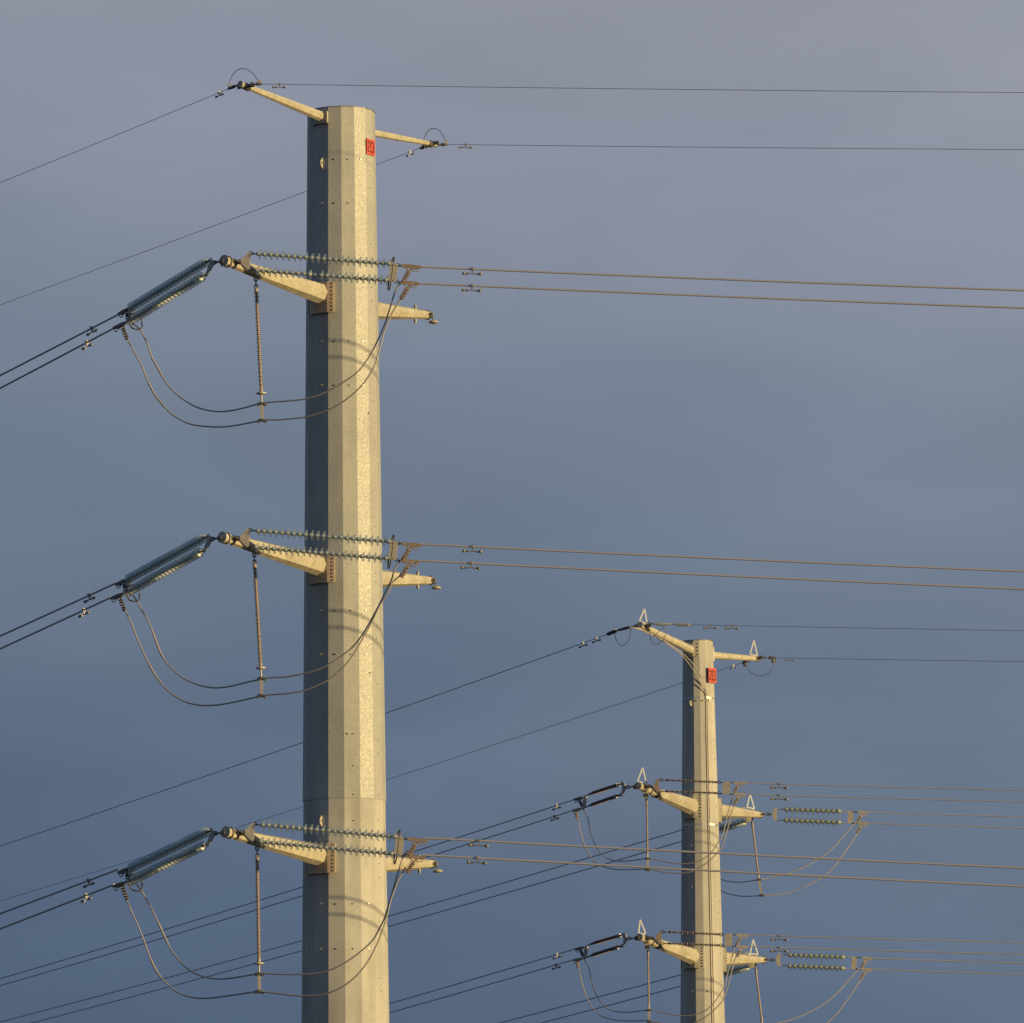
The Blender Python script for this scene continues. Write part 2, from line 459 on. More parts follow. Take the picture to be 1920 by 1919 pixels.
def text_sign(pole, a, xc, yc, w, h_, stand, off_t=0.0, yref=None):
    """red plate with the pole number 2|3, held off the shaft"""
    n = pole.dir(a); t = pole.dir(a + 90); up = Vector((0, 0, 1))
    z = pole.zf(a, xc, yc); c = pole.c(z) + n * (pole.facet(a, z) + stand) + t * off_t
    mb = MB(); mb.box(c, t, up, n, w, h_, .012)
    sg = mb.build('number_sign', MT['red'], pole.root)
    b = MB()
    for zz in (-.12, .12): b.tube([c - n * (stand + .01) + up * zz - t * off_t, c - n * .006 + up * zz], .014, 6)
    b.build('sign_standoff', MT['nut'], sg)
    def q(u, v): return c + t * (u * w) + up * (v * h_) + n * .009
    def stroke(mb_, pts, th):
        for i in range(len(pts) - 1):
            p0, p1 = q(*pts[i]), q(*pts[i + 1]); dd = (p1 - p0).normalized() * th * .35
            mb_.bar(p0 - dd, p1 + dd, th, .004 + .0003 * i, n)
    th = .026
    two = [(-.36, .2), (-.34, .28), (-.28, .32), (-.21, .31), (-.155, .26), (-.15, .17), (-.19, .07), (-.27, -.06), (-.34, -.2), (-.365, -.31), (-.14, -.31)]
    three = [(.13, .24), (.17, .3), (.24, .32), (.31, .29), (.35, .21), (.34, .11), (.29, .04), (.21, .015), (.29, -.01), (.35, -.09), (.36, -.19), (.31, -.28), (.24, -.32), (.16, -.3), (.12, -.23)]
    for nm, pts in (('digit', two), ('divider_bar', [(0, .36), (0, -.36)]), ('digit', three)):
        m_ = MB(); stroke(m_, pts, th if nm == 'digit' else .024); m_.build(nm, MT['black'], sg)
    return sg

# ---- the large pole
A = Pole('steel_pole', 'large faceted steel power pole on the left, red 2|3 sign near its top', 640, 235, 647.5, 1919, 156.5, 0.0, None)
zt = A.z(640, 213)
zs = A.z(645.5, 1503.5)
r_t, r_s = A.rw(126.5, 235), A.rw(156.5, 1499)
A.section(zt, r_t, zs, r_s, MT['spangle'])['label'] = 'bright spangled upper shaft section'
r_l, r_b = A.rw(153.5, 1499), A.rw(164.5, 1919)
zb = A.z(647.5, 1919); sl = (r_b - r_l) / (zs - zb)
A.section(zs, r_l, 0.0, r_l + sl * zs, MT['matte'])['label'] = 'smooth dull lower shaft section'
A.prof = [(zt, r_t, zs, r_s), (zs, r_l, 0.0, r_l + sl * zs)]
A.topcap(zt, r_t + .012)
TIPS = [(420.2, 489.0), (416.8, 1007.8), (423.3, 1560.6)]
AXL = [(641.5, 565), (643.8, 1074), (646.2, 1616)]
TIPR = [(801, 591), (806, 1089), (809, 1620)]
AXR = [(641.5, 576.6), (643.8, 1082), (646.2, 1620)]
YT = 156.5 - 3.75
BRK = [(531, 588), (1040, 1094.5), (1582, 1638.5)]
TL, TR = [], []
for k in range(3):
    tip = P(*TIPS[k], YT); ax = P(*AXL[k], 156.5); ax = Vector((A.x, A.Y, ax.z)); TL.append(tip)
    A.saddle(-62, -12.5, A.zf(-35, 600, BRK[k][0]), A.zf(-35, 600, BRK[k][1]), .075, .025, 8)
    a = A.arm(tip, .118, .27, ax)
    d = (tip - ax).normalized()
    vp = Plane(tip - d * .35, DR)          # the vang plate the strings pull on
    m_ = MB(); c = tip - d * .30
    m_.box(c + Vector((0, 0, .0)), (DR - DL).normalized(), Vector((0, 0, 1)), (DR + DL).normalized(), .62, .10, .022)
    m_.build('vang_plate', MT['hard'], a)
    m_ = MB(); m_.tube([tip - d * .12, tip - d * .15], .148, 12, smooth=False)
    m_.build('collar', MT['hard'], a)
    tip2 = P(*TIPR[k], 156.5 + 3.75); ax2 = Vector((A.x, A.Y, P(*AXR[k], 156.5).z)); TR.append(tip2)
    A.saddle(118, 167, A.z(600, BRK[k][0] + 10), A.z(600, BRK[k][1]), .075, .025, 8)
    a2 = A.arm(tip2, .105, .27, ax2)
    d2 = (tip2 - ax2).normalized()
    m_ = MB(); c = tip2 - d2 * .62
    m_.box(c, d2, Vector((0, 0, 1)), d2.cross(Vector((0, 0, 1))).normalized(), .05, .46, .05)
    m_.build('through_plate', MT['arm'], a2)
    m_ = MB(); c = tip2 - d2 * .10
    m_.box(c, (DR - DL).normalized(), Vector((0, 0, 1)), (DR + DL).normalized(), .44, .07, .022)
    m_.tube([c + Vector((.19, -.03, .05)), c + Vector((.19, -.03, -.06))], .022, 6)
    m_.build('vang_plate', MT['hard'], a2)
# ground-wire arms
GT = [P(451, 158, 156.5 - 3.4), P(816, 271.5, 156.5 + 3.4)]
gaxz = [P(640, 234, 156.5).z, P(640, 238.5, 156.5).z]
for k, (rt_, rr) in enumerate(((.068, .135), (.062, .105))):
    ax = Vector((A.x, A.Y, gaxz[k]))
    a = A.arm(GT[k], rt_, rr, ax, 8)
    d = (GT[k] - ax).normalized()
    m_ = MB(); m_.box(GT[k] - d * .22, (DR - DL).normalized(), Vector((0, 0, 1)), (DR + DL).normalized(), .50, .09, .02)
    m_.tube([GT[k] - d * .32 - Vector((0, 0, .02)), GT[k] - d * .18 + Vector((0, 0, -.005))], [.088, .095], 10, smooth=False)
    m_.build('vang_plate', MT['hard'], a)
    if k == 0: A.saddle(-56, -22.5, A.zf(-35, 600, 211), A.zf(-35, 600, 233), .075, .025, 4, 'arm')
    else: A.saddle(124, 158, A.z(600, 224), A.z(600, 250), .075, .025, 4, 'arm')
# step-bolt rows, nuts and lifting lugs
for y in (299, 381, 640, 722.5, 1145, 1227, 1695, 1779.5):
    for a in (-56.25, -33.75, -11.25, 11.25, 33.75):
        A.bolt(a, y, 641, .07 if a == -33.75 else .028, .019)
for y in (248, 330, 354, 458, 483, 540, 565, 647, 672, 752, 988, 1075, 1092, 1176, 1198, 1283, 1389, 1413, 1491, 1538, 1578, 1620, 1646, 1728, 1751, 1835, 1860):
    A.bolt(56.25, y, 645, .022, .014)
for y in (1376, 1436, 1490, 1539):
    A.bolt(13.0, y, 645, .025, .016, 'hard')
A.bolt(44.0, 775, 641, .03, .02, 'hard'); A.bolt(40.0, 1262, 641, .03, .02, 'hard'); A.bolt(4, 1376, 645, .02, .022, 'hard')
A.lug(-33.75, 296, 318, 604, .125); A.lug(-33.75, 1529, 1551, 603, .125)
text_sign(A, 56.25, 693, 276, .37, .40, .03, .02)

# ---- the small pole
B = Pole('steel_pole', 'smaller faceted steel power pole on the right, cable strapped down its shaft', 1308, 1203, 1318, 1919, 179.0, 5.6, None)
zt = B.z(1308, 1204); r_t = B.rw(56.5, 1203); zb = B.z(1318, 1919); r_b = B.rw(84, 1919)
sl = (r_b - r_t) / (zt - zb)
B.section(zt, r_t, 0.0, r_t + sl * zt, MT['matte'])
B.topcap(zt, r_t + .012)
BT = [(1196.7, 1473.7), (1199.2, 1757.8)]; BA = [(1312.5, 1519), (1314.5, 1800)]
BTR = [(1425, 1528), (1431.5, 1800.3)]; BAR = [(1312.5, 1517), (1314.5, 1797)]
BL, BR = [], []
def guard(arm_obj, px, Y):
    """white triangular bird guard standing on the arm"""
    p = [P(x, y, Y) for x, y in px]; m_ = MB()
    for i in range(3): m_.bar(p[i], p[(i + 1) % 3], .036, .036 + .003 * i, (0, 1, 0))
    m_.build('bird_guard', MT['white'], arm_obj)
GPX = [[(1205, 1440), (1195.5, 1465.5), (1212.5, 1470)], [(1200.5, 1725), (1197.5, 1750), (1211.5, 1752.5)]]
GPR = [[(1406.6, 1489.4), (1400.6, 1514), (1414.7, 1517)], [(1412.3, 1762), (1406.6, 1788.5), (1421.3, 1790)]]
for k in range(2):
    tip = P(*BT[k], 179 - 3.3); BL.append(tip); ax = Vector((B.x, B.Y, P(*BA[k], 179).z))
    B.saddle(-58, 4, B.zf(-20, 1300, BA[k][1] - 30), B.zf(-20, 1300, BA[k][1] + 16), .10, .03, 8, 'arm')
    a = B.arm(tip, .088, .25, ax)
    d = (tip - ax).normalized()
    m_ = MB(); m_.box(tip - d * .20, (DR - DL).normalized(), Vector((0, 0, 1)), (DR + DL).normalized(), .52, .09, .02)
    m_.build('vang_plate', MT['hard'], a)
    m_ = MB(); m_.tube([tip - d * .36, tip - d * .39], .118, 10, smooth=False); m_.tube([tip - d * .62, tip - d * .66], .135, 10, smooth=False)
    m_.tube([tip - d * 1.0, tip - d * 1.03], .16, 10, smooth=False)
    m_.build('strap', MT['hard'], a)
    m_ = MB(); m_.box(tip - d * .45 - Vector((0, 0, .17)), DR, Vector((0, 0, 1)), Vector((DR.y, -DR.x, 0)), .13, .2, .09)
    m_.build('hanger_block', MT['arm'], a)
    guard(a, GPX[k], tip.y + .25)
    tip = P(*BTR[k], 179 + 3.3); BR.append(tip); ax = Vector((B.x, B.Y, P(*BAR[k], 179).z))
    B.saddle(93, 152, B.z(1300, BAR[k][1] - 20), B.z(1300, BAR[k][1] + 26), .10, .03, 8, 'arm')
    a = B.arm(tip, .088, .25, ax)
    d = (tip - ax).normalized()
    m_ = MB(); m_.box(tip - d * .12, (DR - DL).normalized(), Vector((0, 0, 1)), (DR + DL).normalized(), .46, .06, .02)
    m_.build('vang_plate', MT['hard'], a)
    m_ = MB(); m_.box(tip - d * .72 - Vector((0, 0, .16)), DR, Vector((0, 0, 1)), Vector((DR.y, -DR.x, 0)), .13, .16, .09)
    m_.build('hanger_block', MT['arm'], a)
    guard(a, GPR[k], tip.y - .6)
BG = [P(1200, 1172, 179 - 3.2), P(1420, 1235.6, 179 + 3.2)]
for k, (yy, rr) in enumerate(((1225.5, .128), (1227, .115))):
    ax = Vector((B.x, B.Y, P(1308, yy, 179).z)); a = B.arm(BG[k], .075, rr, ax, 10)
    d = (BG[k] - ax).normalized()
    m_ = MB(); m_.box(BG[k] - d * .18, (DR - DL).normalized(), Vector((0, 0, 1)), (DR + DL).normalized(), .5, .09, .02)
    m_.build('vang_plate', MT['hard'], a)
    if k == 0:
        B.saddle(-50, 2, B.zf(-20, 1300, 1205), B.zf(-20, 1300, 1232), .09, .03, 4, 'arm'); guard(a, [(1208.5, 1142), (1199, 1165.5), (1213.8, 1170.5)], BG[0].y + .2)
    else:
        B.saddle(118, 165, B.z(1300, 1212), B.z(1300, 1238), .09, .03, 4, 'arm'); guard(a, [(1413.8, 1201), (1406.5, 1227.5), (1420, 1230)], BG[1].y - .2)
B.lug(-28, 1313, 1325, 1296, .12)
text_sign(B, 52, 1335, 1267, .35, .42, .05, .015)
for y in (1314, 1586, 1663, 1859):
    for a in ((-28, -6, 16, 39) if y in (1314,) else ((-28,) if y != 1859 else (-28, 16))):
        B.bolt(a, y, 1312, .05, .019)
for y in (1240, 1352, 1388, 1425, 1512, 1551, 1615, 1690, 1712, 1753, 1788, 1840, 1880, 1908): B.bolt(62, y, 1312, .02, .014)
for y, xc in ((1311.5, 1325), (1549, 1335.5)):            # steel straps that hold the cable
    z = B.z(1312, y); m_ = MB(); vs = []
    for zz in (z - .018, z + .018):
        for k in range(16): vs.append(B.c(zz) + B.dir(B.phase + 22.5 * k) * (B.R(zz) + .006))
    m_._add(vs, [[k, (k + 1) % 16, (k + 1) % 16 + 16, k + 16] for k in range(16)], False)
    bd = m_.build('cable_strap', MT['strap'], B.root)
    m_ = MB(); aa = 33.0
    m_.box(B.c(z) + B.dir(aa) * (B.facet(aa, z) + .02), B.dir(aa + 90), Vector((0, 0, 1)), B.dir(aa), .12, .06, .04)
    m_.build('strap_buckle', MT['white'], bd)

# ------------------------------------------------------------------ fittings
def lathe(mb, c, ax, prof, n=16):
    mb.tube([c + ax * a for a, r in prof], [r for a, r in prof], n, caps=False)
def disc_mesh():
    mb = MB(); ax = Vector((1, 0, 0)); o = Vector((0, 0, 0))
    lathe(mb, o, ax, [(.050, .046), (.056, .075), (.066, .105), (.082, .124), (.096, .1275), (.100, .122), (.088, .098), (.082, .05)], 20)
    me = bpy.data.meshes.new('glass_disc'); me.from_pydata([tuple(v) for v in mb.v], [], mb.f)
    me.polygons.foreach_set('use_smooth', mb.sm); me.materials.append(MT['glass']); me.update()
    return me
DISC = disc_mesh()
def glass_string(root, a, b, count, missing=None, k=1.0, ck=1.0, cm_='cap'):
    """cap-and-pin string from a to b; every glass disc is its own sub-part"""
    ax = (b - a).normalized(); sp = (b - a).length / count
    mb = MB()
    for i in range(count):
        c = a + ax * (i * sp); s_ = sp / .146
        mb.tube([c + ax * (p * s_) for p in (.002, .01, .05, .072)], [.028 * ck, .046 * ck, .050 * ck, .048 * ck], 10)
        mb.tube([c + ax * (.072 * s_), c + ax * (.150 * s_)], .024 * k, 6)
        if i != missing: mb.tube([c + ax * (.074 * s_), c + ax * (.10 * s_), c + ax * (.128 * s_)], [.048 * k, .044 * k, .03 * k], 8)
    st = mb.build('insulator_string', MT[cm_], root)
    q = ax.to_track_quat('X', 'Z')
    for i in range(count):
        if i == missing: continue
        d = bpy.data.objects.new('glass_disc', DISC); COL.objects.link(d); d.parent = st
        d.location = a + ax * (i * sp) - world_of(st); d.rotation_mode = 'QUATERNION'; d.rotation_quaternion = q
        d.scale = (sp / .146, k, k)
    if missing is not None: st['label'] = 'glass string with one disc broken away'
    return st
def shed_string(root, a, b, r_core, r_shed, pitch, m, name='shed_rod'):
    ax = (b - a).normalized(); ln = (b - a).length; mb = MB()
    pts, rs = [a], [r_core * 1.5]
    pts.append(a + ax * .08); rs.append(r_core * 1.5)
    t = .1; i = 0
    while t < ln - .12:
        rr = r_shed * (1.0 if i % 2 == 0 else .8)
        pts += [a + ax * (t - .008), a + ax * t, a + ax * (t + .004), a + ax * (t + pitch * .35)]; rs += [r_core, rr, rr, r_core]
        t += pitch; i += 1
    pts += [b - ax * .08, b]; rs += [r_core * 1.5, r_core * 1.5]
    mb.tube(pts, rs, 12, smooth=False)
    return mb.build(name, m, root)
def chain(mb, a, b, n=3, r=.02):
    a, b = Vector(a), Vector(b); ax = (b - a); ln = ax.length; ax.normalize(); step = ln / n
    side = ax.cross(Vector((0, 0, 1))); side = side.normalized() if side.length > .1 else Vector((0, 1, 0)); up = ax.cross(side)
    for i in range(n):
        c = a + ax * (step * (i + .5)); w = side if i % 2 else up
        loop = [c + ax * (math.cos(2 * math.pi * k / 10) * step * .58) + w * (math.sin(2 * math.pi * k / 10) * .042) for k in range(11)]
        mb.tube(loop, r * .7, 6)
    mb.tube([a, b], r * .5, 6)
def ring(root, c, up, side, h_, w, r=.02):
    """racetrack corona ring standing across the line"""
    pts = []
    for k in range(33):
        t = 2 * math.pi * k / 32; s_ = math.sin(t); c_ = math.cos(t)
        pts.append(c + side * (w / 2 * math.copysign(abs(c_) ** .8, c_)) + up * (h_ / 2 * math.copysign(abs(s_) ** .55, s_)))
    m_ = MB(); m_.tube(pts, r, 8)
    return m_.build('corona_ring', MT['rusty'] if False else MT['hard'], root)
def clamp(root, pl, a, b, lug0, lug1, m, sc_=1.0, bolts=5):
    """bolted dead-end clamp from a to b (pixels in the plane) with its jumper terminal"""
    pa, pb = pl.pt(*a), pl.pt(*b); ax = (pb - pa).normalized(); n = pl.n; up = n.cross(ax); up = up if up.z > 0 else -up
    ln = (pb - pa).length
    mb = MB()
    prof = [pa + up * .03 * sc_, pa + ax * ln * .3 + up * .045 * sc_, pb + up * .035 * sc_, pb - up * .02 * sc_, pa + ax * ln * .62 - up * .07 * sc_, pa + ax * ln * .35 - up * .035 * sc_, pa - up * .035 * sc_]
    mb.plate(prof, n, .055 * sc_)
    mb.tube([pa - ax * .06, pa + ax * .02], .02 * sc_, 8)
    # u-bolt under the body
    mb.tube([pb - ax * .22 * sc_ - up * .04 * sc_, pb - ax * .20 * sc_ - up * .11 * sc_, pb - ax * .08 * sc_ - up * .11 * sc_, pb - ax * .03 * sc_ - up * .02 * sc_], .013 * sc_, 6)
    cl = mb.build('dead_end_clamp', m, root)
    p0, p1 = pl.pt(*lug0), pl.pt(*lug1); la = (p1 - p0).normalized()
    m_ = MB()
    m_.bar(pa + ax * .06 - up * .02, p0, .035 * sc_, .03 * sc_, n); m_.bar(pa + ax * ln * .55 - up * .03, p0, .035 * sc_, .028 * sc_, n)
    m_.bar(p0 - la * .03, p1, .075 * sc_, .035 * sc_, n)
    side = la.cross(n)
    for i in range(bolts):
        c = p0 + (p1 - p0) * ((i + .5) / bolts)
        m_.tube([c - side * .072 * sc_ + n * .02, c + side * .072 * sc_ + n * .02], .013 * sc_, 6, smooth=False)
        m_.tube([c - side * .01 * sc_, c - side * .01 * sc_ + n * .05 * sc_], .018 * sc_, 6, smooth=False)
    m_.build('jumper_terminal', m, cl)
    return cl

LV = ['top', 'middle', 'bottom']
G_ASR = 'glass tension insulator sets reaching right from the large pole'
G_ASL = 'glass tension insulator sets reaching left from the large pole'
# ---- large pole, right-hand tension set (built at the top arm, copied down)
prR = Plane(TL[0] + Vector((.2, .1, 0)), DR)
def shift_of(k, x, y, x1, y1): return P(x1, y1, YT) - P(x, y, YT)
def right_set(label, missing):
    pl = prR
    r_ = thing('tension_insulator_set', pl.pt(440, 490), label, 'insulator', G_ASR)
    m_ = MB(); chain(m_, pl.pt(434, 489.5), pl.pt(454, 490.5), 3, .022); m_.build('link_chain', MT['hard'], r_)
    m_ = MB(); m_.plate([pl.pt(451, 488), pl.pt(466, 472.5), pl.pt(470, 473.5), pl.pt(468.5, 506), pl.pt(465, 507), pl.pt(452, 494)], pl.n, .03)
    m_.build('yoke_plate', MT['yoke'], r_)
    m_ = MB(); chain(m_, pl.pt(467, 475), pl.pt(481, 476.5), 2, .018); m_.build('link_chain', MT['hard'], r_)
    m_ = MB(); chain(m_, pl.pt(466.5, 505), pl.pt(478, 507.3), 2, .018); m_.build('link_chain', MT['hard'], r_)
    glass_string(r_, pl.pt(480.5, 476.3), pl.pt(735.5, 495.5), 23)
    glass_string(r_, pl.pt(477.5, 507.2), pl.pt(730, 526.5), 23, missing)
    m_ = MB(); m_.plate([pl.pt(731.5, 498), pl.pt(733, 495.5), pl.pt(746, 496), pl.pt(746.5, 499), pl.pt(743, 527), pl.pt(741.5, 529), pl.pt(730, 528), pl.pt(728.5, 526)], pl.n, .03)
    for q in ((734, 496.5), (742.5, 497), (731.5, 527), (739.5, 527.5)):
        c = pl.pt(*q); m_.tube([c - pl.n * .05, c + pl.n * .05], .028, 6, smooth=False)
    m_.build('yoke_plate', MT['yoke'], r_)
    ring(r_, pl.pt(733.5, 513.5), (pl.pt(738, 485) - pl.pt(729, 545)).normalized(), pl.n * .92 + DR * .35, .80, .34, .019)
    for (a, b, c, d) in (((753, 498.5), (790, 501.5), (767, 508.5), (756, 529.5)), ((751, 530), (786, 532.5), (764, 541), (752, 561))):
        clamp(r_, pl, a, b, c, d, MT['rusty'])
    m_ = MB(); chain(m_, pl.pt(744, 497.5), pl.pt(755, 498.8), 2, .016); m_.build('link_chain', MT['hard'], r_)
    m_ = MB(); chain(m_, pl.pt(741, 528), pl.pt(753, 530.3), 2, .016); m_.build('link_chain', MT['hard'], r_)
    return r_
ra = right_set('double glass insulator strings with one broken disc, top right side of large pole', 10)
def copy_full(src, k, lbl, sh):
    return copies(src, sh, lbl)
# a whole set without the broken disc serves the two lower arms
sh2 = P(415.8 + 0.6, 1007.8 + .6, YT) - P(420.2, 489, YT)
rb = right_set('double glass insulator strings crossing the middle of the large pole', None)
sh2 = P(418.2, 1008.4, YT) - P(420.2, 489, YT)
sh3 = P(427.0, 1560.0, YT) - P(420.2, 489, YT)
rc = copies(rb, sh3, 'double glass insulator strings crossing the large pole below its shaft joint')
rb.location = Vector(rb.location) + sh2

# ---- large pole, left-hand tension set
plL = Plane(TL[0] + Vector((-.1, -.02, 0)), DL)
def left_set():
    pl = plL
    r_ = thing('tension_insulator_set', pl.pt(412, 490), 'double glass insulator strings slanting down left from the top conductor arm', 'insulator', G_ASL)
    m_ = MB(); chain(m_, pl.pt(418, 489.5), pl.pt(399, 493.5), 3, .026); m_.build('link_chain', MT['hard'], r_)
    m_ = MB(); m_.plate([pl.pt(402, 491), pl.pt(398, 487), pl.pt(394.5, 488), pl.pt(387, 512), pl.pt(389, 515), pl.pt(393, 511), pl.pt(401, 496)], pl.n, .03)
    m_.build('yoke_plate', MT['yoke'], r_)
    m_ = MB(); chain(m_, pl.pt(397, 487), pl.pt(387, 491.5), 2, .02); m_.build('link_chain', MT['hard'], r_)
    m_ = MB(); chain(m_, pl.pt(390, 513.5), pl.pt(380, 519), 2, .02); m_.build('link_chain', MT['hard'], r_)
    glass_string(r_, pl.pt(389, 490), pl.pt(244.5, 578), 23)
    glass_string(r_, pl.pt(382, 517), pl.pt(241.5, 603), 23)
    m_ = MB(); m_.plate([pl.pt(246, 575), pl.pt(249, 580), pl.pt(244, 603), pl.pt(239, 605), pl.pt(237.5, 601), pl.pt(242, 577)], pl.n, .03)
    for q in ((244.5, 578.5), (240.5, 602)):
        c = pl.pt(*q); m_.tube([c - pl.n * .05, c + pl.n * .05], .03, 6, smooth=False)
    m_.build('yoke_plate', MT['yoke'], r_)
    rg = ring(r_, pl.pt(254.5, 603), (pl.pt(253, 590) - pl.pt(255.5, 616)).normalized(), pl.n, .42, .36, .019)
    clamp(r_, pl, (240, 580), (222, 590), (238.5, 589), (241, 603), MT['hard'])
    clamp(r_, pl, (236, 605.5), (213, 616), (230, 613.5), (239, 636), MT['hard'])
    m_ = MB(); chain(m_, pl.pt(245, 578), pl.pt(239, 581), 1, .018); m_.build('link_chain', MT['hard'], r_)
    return r_
la = left_set()
shl2 = P(416.4, 1007.8, YT) - P(420.2, 489, YT)
shl3 = P(422.4, 1560.4, YT) - P(420.2, 489, YT)
copies(la, shl2, 'double glass insulator strings slanting down left from the middle conductor arm')
copies(la, shl3, 'double glass insulator strings slanting down left from the bottom conductor arm')

# ---- conductors
CURV = 1.0 / 1600
class Wire:
    def __init__(s, pl, p0, p1, r, length, label, group, m, name='conductor', curv=CURV, cat='power line'):
        s.pl = pl; a, b = pl.pt(*p0), pl.pt(*p1)
        h0 = Vector((a.x, a.y, 0)); s.h0 = h0
        d = Vector((b.x - a.x, b.y - a.y, 0)); S = d.length; s.d = d.normalized(); s.z0 = a.z
        s.g = (b.z - a.z) / S - curv / 2 * S; s.cv = curv; s.x0, s.x1, s.S = p0[0], p1[0], S
        s.y0, s.y1 = p0[1], p1[1]
        L_ = max(length, S * 1.3); pts = []
        for i in range(49):
            t = L_ * (i / 48) ** 1.6; pts.append(s.at(t))
        mb = MB(); mb.tube([p - a for p in pts], r, 8)
        o = mb.build(name, m); o.location = a
        tag(o, label, cat, group); s.o = o
    def at(s, t): return s.h0 + s.d * t + Vector((0, 0, s.z0 + s.g * t + s.cv / 2 * t * t))
    def px(s, x):
        y = s.y0 + (s.y1 - s.y0) * (x - s.x0) / (s.x1 - s.x0); p = s.pl.pt(x, y)
        return s.at(Vector((p.x - s.h0.x, p.y - s.h0.y, 0)).dot(s.d))
def damper(w, x, label, group, sc_=1.0, wr=.026, tilt=0.0):
    p = w.px(x); t = (w.px(x + (2 if w.x1 > w.x0 else -2)) - p).normalized(); up = Vector((0, 0, 1))
    up = (up - t * up.dot(t)).normalized(); n = t.cross(up)
    r_ = thing('vibration_damper', p, label, 'damper', group)
    m_ = MB(); m_.box(p + up * .004, t, up, n, .055 * sc_, wr * 2 + .03, wr * 2 + .035); m_.box(p - up * (wr + .045 * sc_), t, up, n, .03 * sc_, .07 * sc_, .026 * sc_)
    m_.build('clamp', MT['damper'], r_)
    q = p - up * (wr + .085 * sc_)
    tt = (t * math.cos(tilt) + up * math.sin(tilt)).normalized()
    m_ = MB(); m_.tube([q - tt * .2 * sc_, q, q + tt * .2 * sc_], .010 * sc_, 6); m_.build('messenger_cable', MT['damper'], r_)
    for s_ in (-1, 1):
        m_ = MB(); c = q + tt * (s_ * .205 * sc_)
        m_.ball(c, .043 * sc_, tt, 1.0); m_.tube([c, c - tt * (s_ * .08 * sc_), c - tt * (s_ * .125 * sc_)], [.036 * sc_, .02 * sc_, .030 * sc_], 8)
        m_.build('damper_weight', MT['damper'], r_)
    return r_
G_R = 'twin conductors running right from the large pole'; G_L = 'twin conductors running left from the large pole'
G_D = 'vibration dampers on the conductors'
RW = [[((790, 501), (1920, 545)), ((786, 532), (1920, 578))], [((788, 1020.6), (1920, 1072)), ((783.5, 1051.5), (1920, 1105))], [((797.5, 1571.5), (1920, 1628)), ((793, 1603.5), (1920, 1662.5))]]
LW = [[((222, 590), (0, 704.5)), ((213, 616), (0, 728.4))], [((216, 1094.5), (0, 1193)), ((208, 1120.7), (0, 1217))], [((220.3, 1631), (0, 1713.5)), ((213.8, 1659), (0, 1742))]]
RD = [(886, 885), (886, 883), (898, 894.5)]; LD = [(172, 163), (167, 157), (166, 161.5)]
for k in range(3):
    for j in range(2):
        ul = ('upper', 'lower')[j]
        w = Wire(prR, *RW[k][j], .0235, 130, f'{ul} brown grey wire of the {LV[k]} twin pair running right from large pole', G_R, MT['wire'])
        damper(w, RD[k][j], f'dumbbell damper on {ul} wire of {LV[k]} pair right of large pole', G_D)
        w = Wire(plL, *LW[k][j], .025, 130, f'{ul} dark wire of the {LV[k]} twin pair leaving left from large pole', G_L, MT['wire'])
        damper(w, LD[k][j], f'dumbbell damper on {ul} wire of {LV[k]} pair left of large pole', G_D)

